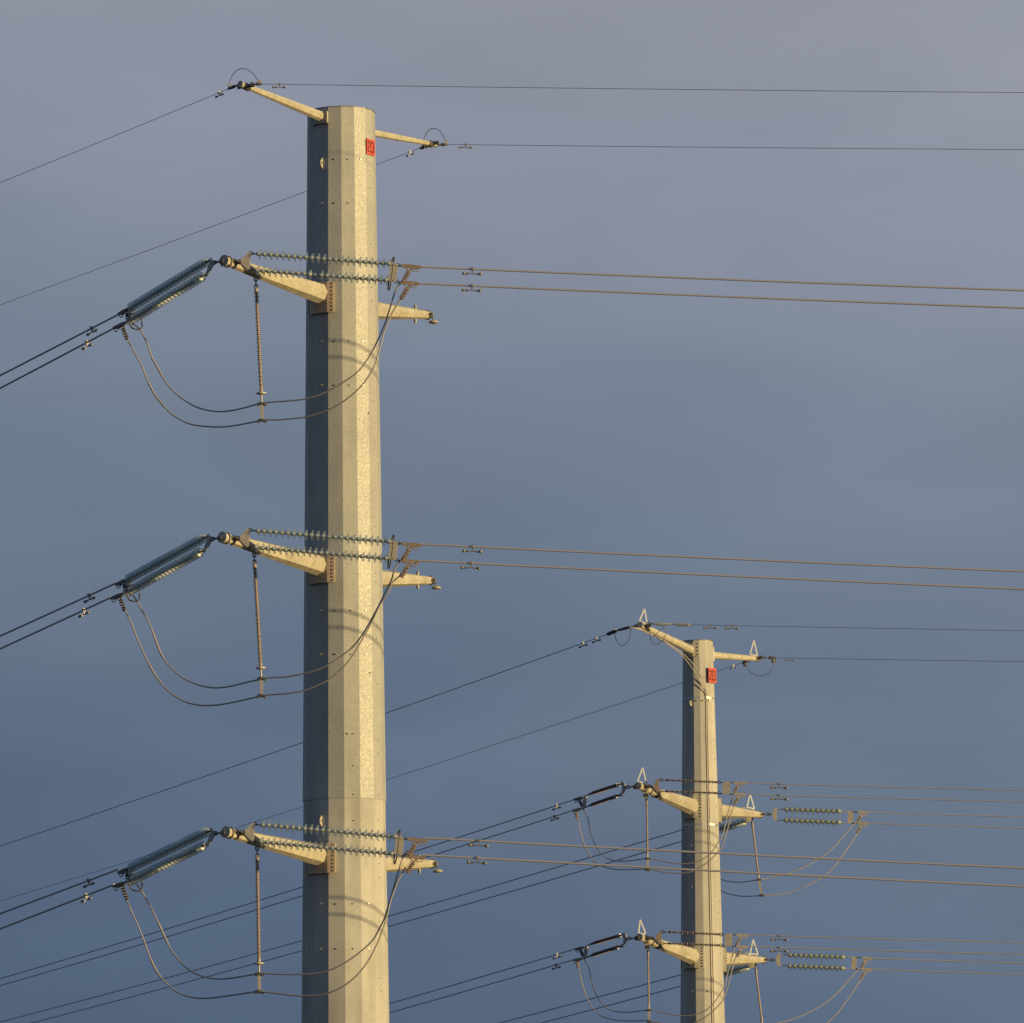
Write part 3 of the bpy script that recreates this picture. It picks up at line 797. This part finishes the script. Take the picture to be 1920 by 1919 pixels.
# ---- hanging insulators and jumpers of the large pole
def smooth(pts, n=5):
    """Catmull-Rom through the points"""
    out_ = []
    for i in range(len(pts) - 1):
        p0, p1, p2, p3 = pts[max(i - 1, 0)], pts[i], pts[i + 1], pts[min(i + 2, len(pts) - 1)]
        for k in range(n):
            t = k / n; out_.append(.5 * ((2 * p1) + (p2 - p0) * t + (2 * p0 - 5 * p1 + 4 * p2 - p3) * t * t + (3 * p1 - p0 - 3 * p2 + p3) * t ** 3))
    out_.append(pts[-1]); return out_
HANG = [((479.5, 523), (491, 757), (491, 788.5)), ((476.5, 1040), (490, 1272.5), (490, 1304.5)), ((482, 1590), (486, 1826.5), (486, 1859.5))]
JM = [
 ([(238.5, 589), (241, 603), (250, 608), (261, 617), (273.5, 638.7), (285, 671), (295, 689), (309, 714), (326, 735), (349, 753), (372, 765), (406, 772), (441, 769), (484, 758)],
  [(497, 755.5), (520, 753.5), (540, 752), (574, 748), (616.5, 733), (645.6, 716), (670, 698), (689, 674), (704, 647), (721, 609), (733.5, 570), (742.5, 543), (753, 530), (758, 524)],
  [(236, 630), (239.5, 637), (257.5, 671), (266.7, 689), (278, 717), (294, 746), (319, 774), (340, 788), (363, 797), (402, 801), (436, 799), (484, 790)],
  [(498, 787.7), (520, 787.5), (540, 786), (574, 782), (616, 768.5), (643, 754), (670, 732), (690, 708), (704, 681), (711.5, 655), (721, 621), (733.5, 591), (750, 562.5), (754, 557)]),
 ([(233, 1095), (238, 1109), (246, 1114), (255, 1124.5), (266, 1145), (277.6, 1164), (287, 1188), (300, 1222), (311, 1241), (324.5, 1256), (341, 1270), (360, 1280), (382.6, 1287.7), (405, 1290), (429.5, 1287.7), (457.7, 1281), (483, 1275)],
  [(497, 1271.7), (520, 1270.4), (540, 1269), (568, 1263.8), (602.5, 1253), (627.5, 1239), (656.7, 1217.5), (675, 1196.7), (692, 1169.6), (711, 1134), (723, 1109), (733.8, 1088), (740, 1067.5), (752, 1050), (756, 1043)],
  [(230, 1135), (234.4, 1144), (245.7, 1167.6), (255, 1192), (264.4, 1214.5), (279.4, 1246), (292.6, 1269), (307.6, 1287.7), (326, 1304.6), (349, 1316.8), (373, 1322.4), (395.8, 1323), (420, 1320.5), (452, 1314), (482, 1307)],
  [(499, 1303.6), (520, 1302), (540, 1300.5), (567, 1296), (602.5, 1282), (623, 1269.6), (648, 1246.7), (665, 1223.8), (681.7, 1194.6), (698, 1165), (713, 1134), (727.5, 1113), (736, 1092.5), (748, 1081.5), (752, 1076)]),
 ([(237, 1634), (243, 1648), (252, 1655), (262.5, 1666), (273.8, 1685.7), (285, 1706), (296, 1729), (307.6, 1755), (318.8, 1777.6), (330, 1794.5), (343, 1809.5), (360, 1822.7), (382.6, 1832), (409, 1836), (437, 1834), (479, 1827)],
  [(493, 1825.5), (520, 1826.8), (550, 1827.5), (580, 1826.8), (600, 1824), (630, 1815), (660, 1797), (685, 1777), (700, 1761.5), (711.4, 1741), (720.6, 1722.6), (727.5, 1699.7), (736.6, 1670), (745.8, 1638), (755, 1610), (763, 1596.7), (765, 1593)],
  [(233, 1677), (237, 1685.7), (247.5, 1712), (258.8, 1736.4), (270, 1764.5), (283, 1800), (294.4, 1822.7), (307.6, 1839.6), (326, 1856.5), (349, 1867.7), (371, 1872), (396, 1871.5), (433, 1866.8), (479, 1860)],
  [(494, 1860), (520, 1863), (565, 1867.6), (610, 1864), (640, 1852), (665, 1833), (685, 1810), (700, 1785), (713.7, 1754.6), (725, 1720), (732, 1690.5), (743.5, 1658.5), (757, 1632), (761, 1626)]),
]
def plane_between(a, b):
    return Plane(a, (b.x - a.x, b.y - a.y))
for k in range(3):
    t_px, c1, c2 = HANG[k]
    dT = (TL[k].y, ); Yh = TL[k].y + 3.75 * .27
    plh = Plane(P(*t_px, Yh), DR)
    r_ = thing('hanging_insulator', P(*t_px, Yh), f'slim brown ribbed insulator hanging from the {LV[k]} conductor arm, holding two jumpers', 'insulator', 'hanging insulators of the large pole')
    top, b1, b2 = plh.pt(*t_px), plh.pt(*c1), plh.pt(*c2)
    ax = (b1 - top).normalized(); L_ = (b1 - top).length
    m_ = MB(); chain(m_, top + Vector((0, 0, .03)), top + ax * .24, 3, .022); m_.build('link_chain', MT['hard'], r_)
    shed_string(r_, top + ax * .24, b1 - ax * .27, .030, .066, .052, MT['shed'])
    e = b1 - ax * .25
    m_ = MB(); m_.tube([e + ax * .035, e + ax * .02, e - ax * .005, e - ax * .02], [.04, .09, .135, .115], 16); m_.build('grading_disc', MT['cap'], r_)
    m_ = MB(); m_.tube([e, b1], .022, 8)
    m_.plate([b1 + DR * -.035, b1 + DR * .035, b2 + DR * .04 + Vector((0, 0, .12)), b2 + DR * .02, b2 - DR * .02, b2 - DR * .03 + Vector((0, 0, .12))], plh.n, .03)
    m_.build('hanger_plate', MT['yoke'], r_)
    for bb in (b1, b2):
        m_ = MB(); m_.tube([bb - DR * .10 + Vector((0, 0, -.05)), bb - DR * .05 + Vector((0, 0, .0)), bb + DR * .05, bb + DR * .10 + Vector((0, 0, -.05))], [.028, .042, .042, .028], 8)
        m_.tube([bb + DR * .075 + Vector((0, 0, .03)), bb + DR * .08 + Vector((0, 0, -.09))], .012, 6); m_.tube([bb - DR * .085 + Vector((0, 0, .03)), bb - DR * .09 + Vector((0, 0, -.09))], .014, 6)
        m_.build('jumper_clamp', MT['hard'], r_)
    # jumpers
    shL = (Vector((0, 0, 0)), shl2, shl3)[k]; shR = (Vector((0, 0, 0)), sh2, sh3)[k]
    for j, (ll, rr) in enumerate(((JM[k][0], JM[k][1]), (JM[k][2], JM[k][3]))):
        s0 = Plane(plL.a + shL, DL).pt(*ll[0]); s1 = Plane(prR.a + shR, DR).pt(*rr[-1]); mid = (b1, b2)[j]
        pa, pb = plane_between(s0, mid), plane_between(mid, s1)
        pts = [s0] + [pa.pt(*q) for q in ll[1:]] + [mid] + [pb.pt(*q) for q in rr[:-1]] + [s1]
        sm = smooth(pts)
        root = thing('jumper_wire', sm[0], f'{("inner upper", "outer lower")[j]} jumper wire looping beneath the {LV[k]} conductor arm', 'jumper wire', 'jumper loops of the large pole')
        m_ = MB(); m_.tube(sm, .0195, 8); m_.build('wire', MT['jumper'], root)
        # pressed sleeve on the steep part of the loop
        i0 = {0: 5 * 5, 1: 4 * 5}[j] + (5 if k else 0)
        m_ = MB(); m_.tube(sm[i0:i0 + 9], .027, 8); m_.build('sleeve', MT['jumper'], root)

# ---- bells left hanging from the empty right arms
for k in range(3):
    p = TR[k] + Vector((.14, -.04, -.02))
    r_ = thing('spare_insulator_bell', p, f'single grey porcelain bell dangling from the tip of the empty {LV[k]} right arm', 'insulator', 'bells on the empty arms')
    m_ = MB(); chain(m_, p + Vector((-.04, 0, .02)), p + Vector((.01, 0, -.12)), 2, .016); m_.build('link', MT['hard'], r_)
    c = p + Vector((.02, 0, -.17)); m_ = MB()
    m_.tube([c + Vector((0, 0, z)) for z in (.06, .055, .035, .012, -.012, -.03, -.034)], [.02, .045, .085, .122, .128, .10, .03], 20); m_.build('bell', MT['bell'], r_)
    m_ = MB(); m_.tube([c - Vector((0, 0, .03)), c - Vector((0, 0, .08))], .014, 6); m_.build('pin', MT['hard'], r_)

# ---- ground wires of the large pole
GG = 'thin ground wires'
def gfit(root_p, pl, pts, lbl, grp, coil=None, dark=True):
    r_ = thing('wire_grip', pl.pt(*pts[0]), lbl, 'wire fitting', grp)
    m_ = MB(); chain(m_, pl.pt(*pts[0]), pl.pt(*pts[1]), 2, .018); m_.build('link', MT['hard'], r_)
    m_ = MB(); a, b = pl.pt(*pts[1]), pl.pt(*pts[2]); m_.tube([a, a.lerp(b, .3), a.lerp(b, .8), b], [.03, .045, .035, .018], 8)
    if coil:
        c0, c1 = pl.pt(*coil[0]), pl.pt(*coil[1]); ax = (c1 - c0).normalized(); n = int((c1 - c0).length / .07)
        for i in range(n): c = c0 + ax * (.07 * (i + .5)); m_.tube([c - ax * .016, c + ax * .016], .055, 8)
        m_.tube([c0, c1], .03, 8)
    m_.build('grip', MT['cap'] if not dark else MT['hard'], r_)
    return r_
plg = [[Plane(GT[0], DL), Plane(GT[0] , DR)], [Plane(GT[1], DL), Plane(GT[1], DR)]]
GWP = [[((438, 163), (0, 343)), ((492, 158), (1920, 174))], [((787, 278.5), (0, 572)), ((838, 271.3), (1920, 281))]]
FIT = [[((448, 160), (442, 161.5), (427, 167.5)), ((470, 157.5), (479, 157.8), (492, 158))], [((800, 275.5), (796, 276.5), (787, 278.5)), ((820, 271.5), (826, 271.6), (838, 271.6))]]
GD = [(411, 524), (769, 873)]
LOOP = [[(429.5, 164), (431, 152), (437, 140), (446, 131.5), (455, 129), (464, 131), (473, 137), (480, 146), (486, 156)], [(794, 277), (796, 258), (802, 247), (811, 241.5), (820, 243), (827, 249), (833, 259), (837, 269)]]
AN = ['left', 'right']
for k in range(2):
    for j in range(2):
        w = Wire(plg[k][j], *GWP[k][j], .0072, 130, f'thin ground wire running {AN[j]} from the {AN[k]} top arm of large pole', GG, MT['gwire'], 'ground_wire', 1 / 2500, 'ground wire')
        damper(w, GD[k][j], f'tiny damper on ground wire {AN[j]} of the {AN[k]} top arm, large pole', 'small dampers on the ground wires', .72, .012)
        gfit(None, plg[k][j], FIT[k][j], f'dead-end grip pulling {AN[j]} at the {AN[k]} top arm of large pole', 'ground wire grips')
    pA, pB = plg[k][0].pt(*LOOP[k][0]), plg[k][1].pt(*LOOP[k][-1])
    pl = plane_between(pA, pB)
    sm = smooth([pA] + [pl.pt(*q) for q in LOOP[k][1:-1]] + [pB])
    m_ = MB(); m_.tube([p - sm[0] for p in sm], .009, 6); o = m_.build('bond_loop', MT['gwire']); o.location = sm[0]
    tag(o, f'thin wire loop arching over the tip of the {AN[k]} top arm, large pole', 'bond wire', 'bond loops')
    for i, e in ((0, pA), (1, pB)):
        m_ = MB(); m_.box(e + Vector((.01, 0, .03)), Vector((1, 0, 0)), Vector((0, 0, 1)), Vector((0, 1, 0)), .055, .10, .06)
        m_.tube([e + Vector((-.05, -.03, .05)), e + Vector((.06, -.03, .05))], .014, 6); m_.build('loop_connector', MT['cap'], o)

# ------------------------------------------------------------------ fittings of the small pole
G5 = 'polymer tension insulator sets of the small pole'; G6 = 'glass tension insulator sets of the small pole'
LB = ['upper', 'lower']
pnR = Plane(BL[0] + Vector((.15, .1, 0)), DR); pnL = Plane(BL[0] + Vector((-.08, 0, 0)), DL)
def small_right():
    pl = pnR; r_ = thing('tension_insulator_set', pl.pt(1215, 1474), 'twin thin polymer insulators reaching right from upper left arm of small pole', 'insulator', G5)
    m_ = MB(); chain(m_, pl.pt(1205, 1473.5), pl.pt(1226, 1475), 4, .02); m_.build('link_chain', MT['hard'], r_)
    m_ = MB(); m_.plate([pl.pt(1226, 1473), pl.pt(1232, 1461.5), pl.pt(1235.5, 1461.5), pl.pt(1236, 1485), pl.pt(1231.5, 1485), pl.pt(1226, 1477)], pl.n, .03); m_.build('yoke_plate', MT['rusty'], r_)
    for a, b, c in (((1236, 1462.5), (1248, 1463), (1345, 1467)), ((1235, 1484), (1247, 1484.3), (1345, 1487.5))):
        m_ = MB(); chain(m_, pl.pt(*a), pl.pt(*b), 2, .016); m_.build('link_chain', MT['hard'], r_)
        shed_string(r_, pl.pt(*b), pl.pt(*c), .019, .058, .075, MT['darkshed'])
        e = (c[0] + 11, c[1] + .6); m_ = MB(); chain(m_, pl.pt(*c), pl.pt(*e), 2, .016); m_.build('link_chain', MT['hard'], r_)
    m_ = MB(); m_.plate([pl.pt(1355.5, 1466), pl.pt(1369, 1466.5), pl.pt(1368, 1489.5), pl.pt(1354.5, 1489)], pl.n, .03); m_.build('yoke_plate', MT['yoke'], r_)
    m_ = MB()
    for q in ((1368, 1467.5), (1367, 1489)): m_.tube([pl.pt(*q), pl.pt(q[0] + 9, q[1] + .4)], .017, 6)
    m_.build('link', MT['hard'], r_)
    clamp(r_, pl, (1376, 1468), (1399, 1469), (1383.5, 1474), (1376.5, 1486.5), MT['yoke'], .85)
    clamp(r_, pl, (1376, 1489), (1398, 1490), (1384, 1495.5), (1377, 1508.5), MT['yoke'], .85)
    return r_
def small_left():
    pl = pnL; r_ = thing('tension_insulator_set', pl.pt(1190, 1475), 'twin dark polymer insulators slanting left from upper left arm of small pole', 'insulator', G5)
    m_ = MB(); chain(m_, pl.pt(1195, 1474.5), pl.pt(1173, 1477), 3, .022); m_.build('link_chain', MT['hard'], r_)
    m_ = MB(); m_.plate([pl.pt(1173, 1475), pl.pt(1170.5, 1468), pl.pt(1167.5, 1469), pl.pt(1166.5, 1489), pl.pt(1168.5, 1490), pl.pt(1173, 1479)], pl.n, .03); m_.build('yoke_plate', MT['yoke'], r_)
    for a, b, c, d in (((1168.5, 1469.5), (1160, 1471.5), (1106, 1489), (1097, 1493.5)), ((1167.5, 1489), (1157, 1493), (1105, 1511), (1094, 1516))):
        m_ = MB(); chain(m_, pl.pt(*a), pl.pt(*b), 2, .02); m_.build('link_chain', MT['hard'], r_)
        m_ = MB(); p_ = pl.pt(*b); q_ = pl.pt(*c); ax_ = (q_ - p_).normalized(); m_.tube([p_ + ax_ * .02, p_ + ax_ * .05], .062, 12); m_.build('grading_collar', MT['cap'], r_)
        shed_string(r_, p_, q_, .022, .056, .045, MT['darkshed'])
        m_ = MB(); m_.tube([pl.pt(*c), pl.pt(*d)], .02, 6); m_.build('link', MT['hard'], r_)
    m_ = MB(); m_.plate([pl.pt(1095, 1492.5), pl.pt(1100, 1492), pl.pt(1098, 1514), pl.pt(1091, 1517)], pl.n, .03); m_.build('yoke_plate', MT['yoke'], r_)
    clamp(r_, pl, (1093, 1495.5), (1076, 1500), (1087, 1502), (1092, 1512), MT['hard'], .8)
    clamp(r_, pl, (1090, 1516.5), (1073, 1520.5), (1080, 1523), (1083, 1534), MT['rusty'], .8)
    return r_
s1 = small_right(); s2 = small_left()
SB = P(*BT[1], 179 - 3.3) - P(*BT[0], 179 - 3.3)
SBR = P(BT[0][0] + 3.8, BT[0][1] + 285, 179 - 3.3) - P(*BT[0], 179 - 3.3)
copies(s1, SBR, 'twin thin polymer insulators reaching right from lower left arm of small pole')
copies(s2, SB, 'twin dark polymer insulators slanting left from lower left arm of small pole')
pfR = Plane(BR[0] + Vector((.05, .02, 0)), DR); pfL = Plane(BR[0] - Vector((.1, .25, 0)), DL)
def far_right():
    pl = pfR; r_ = thing('tension_insulator_set', pl.pt(1430, 1527), 'twin short glass strings reaching right from upper right arm of small pole', 'insulator', G6)
    m_ = MB(); chain(m_, pl.pt(1425, 1527), pl.pt(1449, 1527.5), 4, .02); m_.build('link_chain', MT['hard'], r_)
    m_ = MB(); m_.plate([pl.pt(1448.5, 1523), pl.pt(1452, 1515.5), pl.pt(1456, 1515.5), pl.pt(1456, 1539), pl.pt(1452, 1539), pl.pt(1448.5, 1532)], pl.n, .03); m_.build('yoke_plate', MT['yoke'], r_)
    for a, b, c, d in (((1454, 1517), (1471, 1517.8), (1578, 1521.8), (1592, 1522)), ((1454, 1537.8), (1470, 1538.2), (1578, 1542.5), (1592, 1543.4))):
        m_ = MB(); m_.tube([pl.pt(*a), pl.pt(*b)], .016, 6); m_.tube([pl.pt(*c), pl.pt(*d)], .016, 6); m_.build('link', MT['cap'], r_)
        glass_string(r_, pl.pt(*b), pl.pt(*c), 11, None, 1.0, 1.3, 'olive')
    m_ = MB(); m_.plate([pl.pt(1590, 1521), pl.pt(1599, 1521), pl.pt(1598.5, 1544.5), pl.pt(1589.5, 1544.5)], pl.n, .03); m_.build('yoke_plate', MT['yoke'], r_)
    m_ = MB()
    for q in ((1598, 1522.5), (1597, 1543.8)): m_.tube([pl.pt(*q), pl.pt(q[0] + 13, q[1] + .5)], .018, 6)
    m_.build('link', MT['hard'], r_)
    clamp(r_, pl, (1609, 1523), (1628, 1524), (1615, 1530), (1608, 1540.5), MT['yoke'], .85)
    clamp(r_, pl, (1608, 1544), (1628, 1544.5), (1614, 1550), (1606.5, 1563), MT['yoke'], .85)
    return r_
def far_left():
    pl = pfL; r_ = thing('tension_insulator_set', pl.pt(1405, 1538), 'shaded glass string half hidden behind small pole under its upper right arm', 'insulator', G6)
    m_ = MB(); chain(m_, pl.pt(1412, 1535), pl.pt(1399, 1540), 3, .02); m_.build('link_chain', MT['hard'], r_)
    m_ = MB(); m_.plate([pl.pt(1409, 1516), pl.pt(1412, 1518), pl.pt(1411, 1538), pl.pt(1407, 1536)], pl.n, .03); m_.build('yoke_plate', MT['yoke'], r_)
    for a, b, c in (((1399, 1519), (1335, 1538.5), (1277.5, 1556.7)), ((1399, 1540), (1335, 1559), (1277.5, 1578.3))):
        glass_string(r_, pl.pt(*a), pl.pt(*b), 11)
        m_ = MB(); m_.tube([pl.pt(*b), pl.pt(*b).lerp(pl.pt(*c), .3)], .018, 6); m_.build('link', MT['hard'], r_)
    clamp(r_, pl, (1330, 1540), (1312, 1546), (1324, 1546), (1326, 1556), MT['hard'], .8)
    clamp(r_, pl, (1330, 1560.5), (1312, 1567), (1324, 1567), (1326, 1578), MT['hard'], .8)
    return r_
f1 = far_right(); f2 = far_left()
SF = P(*BTR[1], 182.3) - P(*BTR[0], 182.3)
copies(f1, SF + Vector((0, 0, -.01)), 'twin short glass strings reaching right from lower right arm of small pole')
copies(f2, SF, 'shaded glass string half hidden behind small pole under its lower right arm')

# conductors of the small pole
G_SR = 'twin conductors running right from the small pole'; G_SL = 'twin conductors running left from the small pole'
pnR2 = Plane(pnR.a + SBR, DR); pnL2 = Plane(pnL.a + SB, DL); pfR2 = Plane(pfR.a + SF, DR); pfL2 = Plane(pfL.a + SF, DL)
SW = [
 (pnR, [((1399, 1469), (1920, 1482)), ((1398, 1490), (1920, 1504))], G_SR, 'upper left', 'right', (1461, 1461)),
 (pnR2, [((1402.5, 1753.6), (1920, 1768)), ((1401.6, 1775.2), (1920, 1790))], G_SR, 'lower left', 'right', (1461, 1461)),
 (pfR, [((1628, 1524), (1920, 1532)), ((1628, 1544.3), (1920, 1553))], G_SR, 'upper right', 'right', None),
 (pfR2, [((1634, 1797.5), (1920, 1806.5)), ((1634, 1818), (1920, 1828))], G_SR, 'lower right', 'right', None),
 (pnL, [((1076, 1500), (0, 1835.5)), ((1073, 1520.5), (0, 1848.5))], G_SL, 'upper left', 'left', (1043.5, 1040)),
 (pnL2, [((1077, 1780.2), (565, 1929.5)), ((1074, 1800.5), (565, 1945.5))], G_SL, 'lower left', 'left', (1044, 1042.5)),
 (pfL, [((1313, 1546), (0, 1916.5)), ((1313, 1567.3), (0, 1933.5))], G_SL, 'upper right', 'left', None),
 (pfL2, [((1318, 1816.8), (935, 1919)), ((1318, 1838.3), (1013, 1919))], G_SL, 'lower right', 'left', None)]
for pl, ws, grp, an, sd_, dm in SW:
    for j, (a, b) in enumerate(ws):
        w = Wire(pl, a, b, .0155 if sd_ == 'right' else .0165, 130, f'{LB[j]} wire of the pair leaving {sd_} from {an} arm of small pole', grp, MT['wire'])
        if dm: damper(w, dm[j], f'small damper on {LB[j]} wire {sd_} of {an} arm, small pole', G_D, 1.0 if sd_ == 'right' else .8, .016)

# hanging insulators and jumpers, small pole
NJ = [([(1087, 1502), (1093, 1517), (1101.7, 1533), (1106.7, 1558), (1115, 1581.7), (1126.7, 1600), (1143, 1611.7), (1163, 1615), (1183, 1614), (1208, 1610.5)],
       [(1223, 1611), (1246.7, 1616), (1273, 1620), (1298, 1618.5), (1320, 1610), (1335, 1596.7), (1348, 1578), (1355.6, 1564), (1360, 1545), (1365, 1525), (1374, 1494), (1379, 1482)]),
      ([(1081, 1530), (1083, 1537), (1088, 1558), (1096.7, 1586.7), (1110, 1610), (1123, 1621.7), (1140, 1628), (1160, 1631), (1183, 1631), (1208, 1630)],
       [(1223, 1631.7), (1253, 1636.7), (1278, 1637.5), (1300, 1633), (1323, 1620), (1340, 1605), (1353, 1589), (1363, 1559), (1370.6, 1529), (1377, 1509), (1380, 1502)])]
def hang(px_t, px1, px2, Y, label, r_core, r_shed, wr):
    pl = Plane(P(*px_t, Y), DR); t, b1, b2 = pl.pt(*px_t), pl.pt(*px1), pl.pt(*px2); ax = (b1 - t).normalized()
    r_ = thing('hanging_insulator', t, label, 'insulator', 'hanging insulators of the small pole')
    m_ = MB(); m_.tube([t, t + ax * .12], .03, 8); m_.build('fitting', MT['hard'], r_)
    shed_string(r_, t + ax * .1, b1 - ax * .12, r_core, r_shed, .06, MT['shed'])
    m_ = MB(); m_.tube([b1 - ax * .13, b1], .022, 8)
    d = (b2 - b1).normalized(); m_.plate([b1 - DR * .03, b1 + DR * .035, b1 + d * .18 + DR * .03, b2 + DR * .018, b2 - DR * .018, b1 + d * .18 - DR * .03], pl.n, .03); m_.build('hanger_plate', MT['yoke'], r_)
    for bb in (b1, b2):
        m_ = MB(); m_.tube([bb - DR * .08 + Vector((0, 0, -.01)), bb, bb + DR * .08 + Vector((0, 0, -.01))], [.02, .042, .02], 8); m_.tube([bb + Vector((.03, 0, .04)), bb + Vector((.035, 0, -.07))], .011, 6); m_.build('jumper_clamp', MT['hard'], r_)
    return r_, b1, b2
hn, hb1, hb2 = hang((1212.5, 1498), (1214, 1610), (1214.5, 1631), BL[0].y + .5, 'ribbed insulator hanging under upper left arm of small pole', .020, .042, 0)
copies(hn, SB, 'ribbed insulator hanging under lower left arm of small pole')
hf, fb1, fb2 = hang((1410, 1540), (1423, 1649.5), (1428, 1679), BR[0].y - .65, 'slim smooth rod insulator hanging under upper right arm of small pole', .026, .030, 0)
copies(hf, SF, 'slim smooth rod insulator hanging under lower right arm of small pole')
def jumper(ll, rr, plA, plB, mid, label, grp, shifts, lab2, r=.015):
    s0, s1_ = plA.pt(*ll[0]), plB.pt(*rr[-1]); pa, pb = plane_between(s0, mid), plane_between(mid, s1_)
    sm = smooth([s0] + [pa.pt(*q) for q in ll[1:]] + [mid] + [pb.pt(*q) for q in rr[:-1]] + [s1_])
    m_ = MB(); m_.tube([p - sm[0] for p in sm], r, 8); o = m_.build('jumper_wire', MT['jumper']); o.location = sm[0]
    tag(o, label, 'jumper wire', grp); copies(o, shifts, lab2)
GJ = 'jumper loops of the small pole'
for j in range(2):
    jn = ('inner', 'outer')[j]
    jumper(*NJ[j], pnL, pnR, (hb1, hb2)[j], f'{jn} jumper wire hanging under upper left arm of small pole', GJ, SB, f'{jn} jumper wire hanging under lower left arm of small pole')
FJ = [([(1324, 1546), (1330, 1580), (1338, 1622), (1352, 1648), (1376, 1654), (1395, 1654), (1416, 1651)], [(1430.6, 1649), (1451, 1644.5), (1479, 1638), (1507.5, 1626), (1537.5, 1609), (1564, 1588), (1582.5, 1566), (1607, 1540), (1611, 1536)]),
      ([(1324, 1567), (1328, 1610), (1337, 1655), (1352, 1670), (1372.5, 1678), (1395, 1681), (1420, 1680)], [(1436, 1679), (1459, 1678), (1489, 1671), (1522.5, 1656), (1554, 1635.6), (1582.5, 1600), (1606, 1565), (1610, 1557)])]
for j in range(2):
    jn = ('inner', 'outer')[j]
    jumper(*FJ[j], pfL, pfR, (fb1, fb2)[j], f'{jn} jumper wire swinging right under upper right arm of small pole', GJ, SF, f'{jn} jumper wire swinging right under lower right arm of small pole')

# ground wires of the small pole
pg = [[Plane(BG[0], DL), Plane(BG[0], DR)], [Plane(BG[1], DL), Plane(BG[1], DR)]]
SG = [[((1138, 1190), (0, 1587)), ((1296, 1172), (1920, 1183))], [((1392, 1243), (0, 1690)), ((1456, 1234), (1920, 1241))]]
for k in range(2):
    for j in range(2):
        w = Wire(pg[k][j], *SG[k][j], .0072 if not (k == 0 and j == 0) else .011, 130, f'thin ground wire running {AN[j]} from the {AN[k]} top arm of small pole', GG, MT['gwire'], 'ground_wire', 1 / 2500, 'ground wire')
        for q, x in enumerate([[(1093, 1118), (1332, 1372)], [(1375,), (1481,)]][k][j]):
            damper(w, x, f'{("nearer", "farther")[(q + j + 1) % 2] + " " if k == 0 else ""}small damper on ground wire {AN[j]} of {AN[k]} top arm, small pole', 'small dampers on the ground wires', .8 if k == 0 else .6, .012)
gfit(None, pg[0][0], ((1198, 1173), (1182, 1176), (1155, 1183)), 'dark coiled grip pulling left at the left top arm of small pole', 'ground wire grips', ((1156, 1183), (1138, 1190)))
gfit(None, pg[0][1], ((1212, 1170), (1228, 1170.3), (1262, 1170.8)), 'long ribbed grip pulling right at the left top arm of small pole', 'ground wire grips', ((1264, 1171), (1296, 1172)), False)
gfit(None, pg[1][0], ((1405, 1239), (1400, 1240), (1392, 1243)), 'short dark grip left of the right top arm of small pole', 'ground wire grips')
gfit(None, pg[1][1], ((1422, 1233), (1440, 1233.6), (1456, 1234)), 'short chain grip right of the right top arm of small pole', 'ground wire grips')
SL = [([(1153, 1184), (1154, 1196), (1159, 1206), (1167, 1211), (1175, 1206), (1181, 1193), (1182, 1177)], 'small wire loop hanging below the dark grip, small pole', pg[0][0]),
      ([(1217, 1176), (1219, 1195), (1224, 1206), (1231, 1209), (1240, 1203), (1248, 1192), (1249, 1171)], 'pale wire loop crossing below the left top arm of small pole', pg[0][1]),
      ([(1245, 1176), (1232, 1188), (1230, 1194), (1236, 1200), (1249, 1205)], 'short dark wire curl against the left top arm of small pole', Plane(BG[0] + Vector((.2, -.1, 0)), DR)),
      ([(1398, 1241), (1400, 1250), (1407, 1260), (1418, 1267), (1430, 1267.5), (1441, 1263), (1449, 1252), (1450, 1236)], 'dark wire loop hanging below the right top arm of small pole', pg[1][1])]
for pts, lbl, pl in SL:
    sm = smooth([pl.pt(*q) for q in pts]); m_ = MB(); m_.tube([p - sm[0] for p in sm], .009, 6)
    o = m_.build('bond_loop', MT['gwire']); o.location = sm[0]; tag(o, lbl, 'bond wire', 'bond loops')
    if 'right top' in lbl:
        for q0, q1 in (((1395, 1242), (1398, 1250)), ((1450, 1235), (1451, 1244))):
            m_ = MB(); a_, b_ = pl.pt(*q0), pl.pt(*q1); m_.tube([a_, b_], .03, 8)
            for i in range(4): c_ = a_.lerp(b_, (i + .5) / 4); m_.tube([c_ - Vector((.06, 0, 0)), c_ + Vector((.06, 0, 0))], .013, 6)
            m_.build('loop_connector', MT['hard'], o)

# fibre cables led down the small pole
for q in range(2):
    pts = []
    Y0 = BG[0].y - .12
    path = [(1180, 1176, 0), (1203, 1180 + q * 2, .04), (1237, 1197 + q * 3, .33), (1251, 1205 + q * 3, .45)]
    for x, y, f in path: pts.append(P(x, y, Y0 + (179 - B.R(B.ztop) - Y0) * f))
    for x, y in ((1278, 1224 + q * 3), (1299, 1245 + q * 8), (1312, 1264 + q * 10), (1320, 1285 + q * 8)):
        f = (x - 1251) / 75; pts.append(P(x - q * 1.5, y, Y0 + (179 - B.R(B.ztop) - .06 - Y0) * (.45 + .55 * min(f * 1.15, 1))))
    aa = 31 + q * -5.5
    for y in (1311, 1380, 1450, 1549, 1640, 1740, 1840, 1925): 
        z = B.z(1312, y); pts.append(B.c(z) + B.dir(aa) * (B.facet(aa, z) + .012))
    z = .3; pts.append(B.c(z) + B.dir(aa) * (B.facet(aa, z) + .012))
    sm = smooth(pts, 4); m_ = MB(); m_.tube([p - sm[0] for p in sm], .0125, 6)
    o = m_.build('fibre_cable', MT['cable']); o.location = sm[0]
    tag(o, f'thin cable led down small pole, the {("right", "left")[q]} strand of the two under the steel straps', 'cable', 'cables down the small pole')
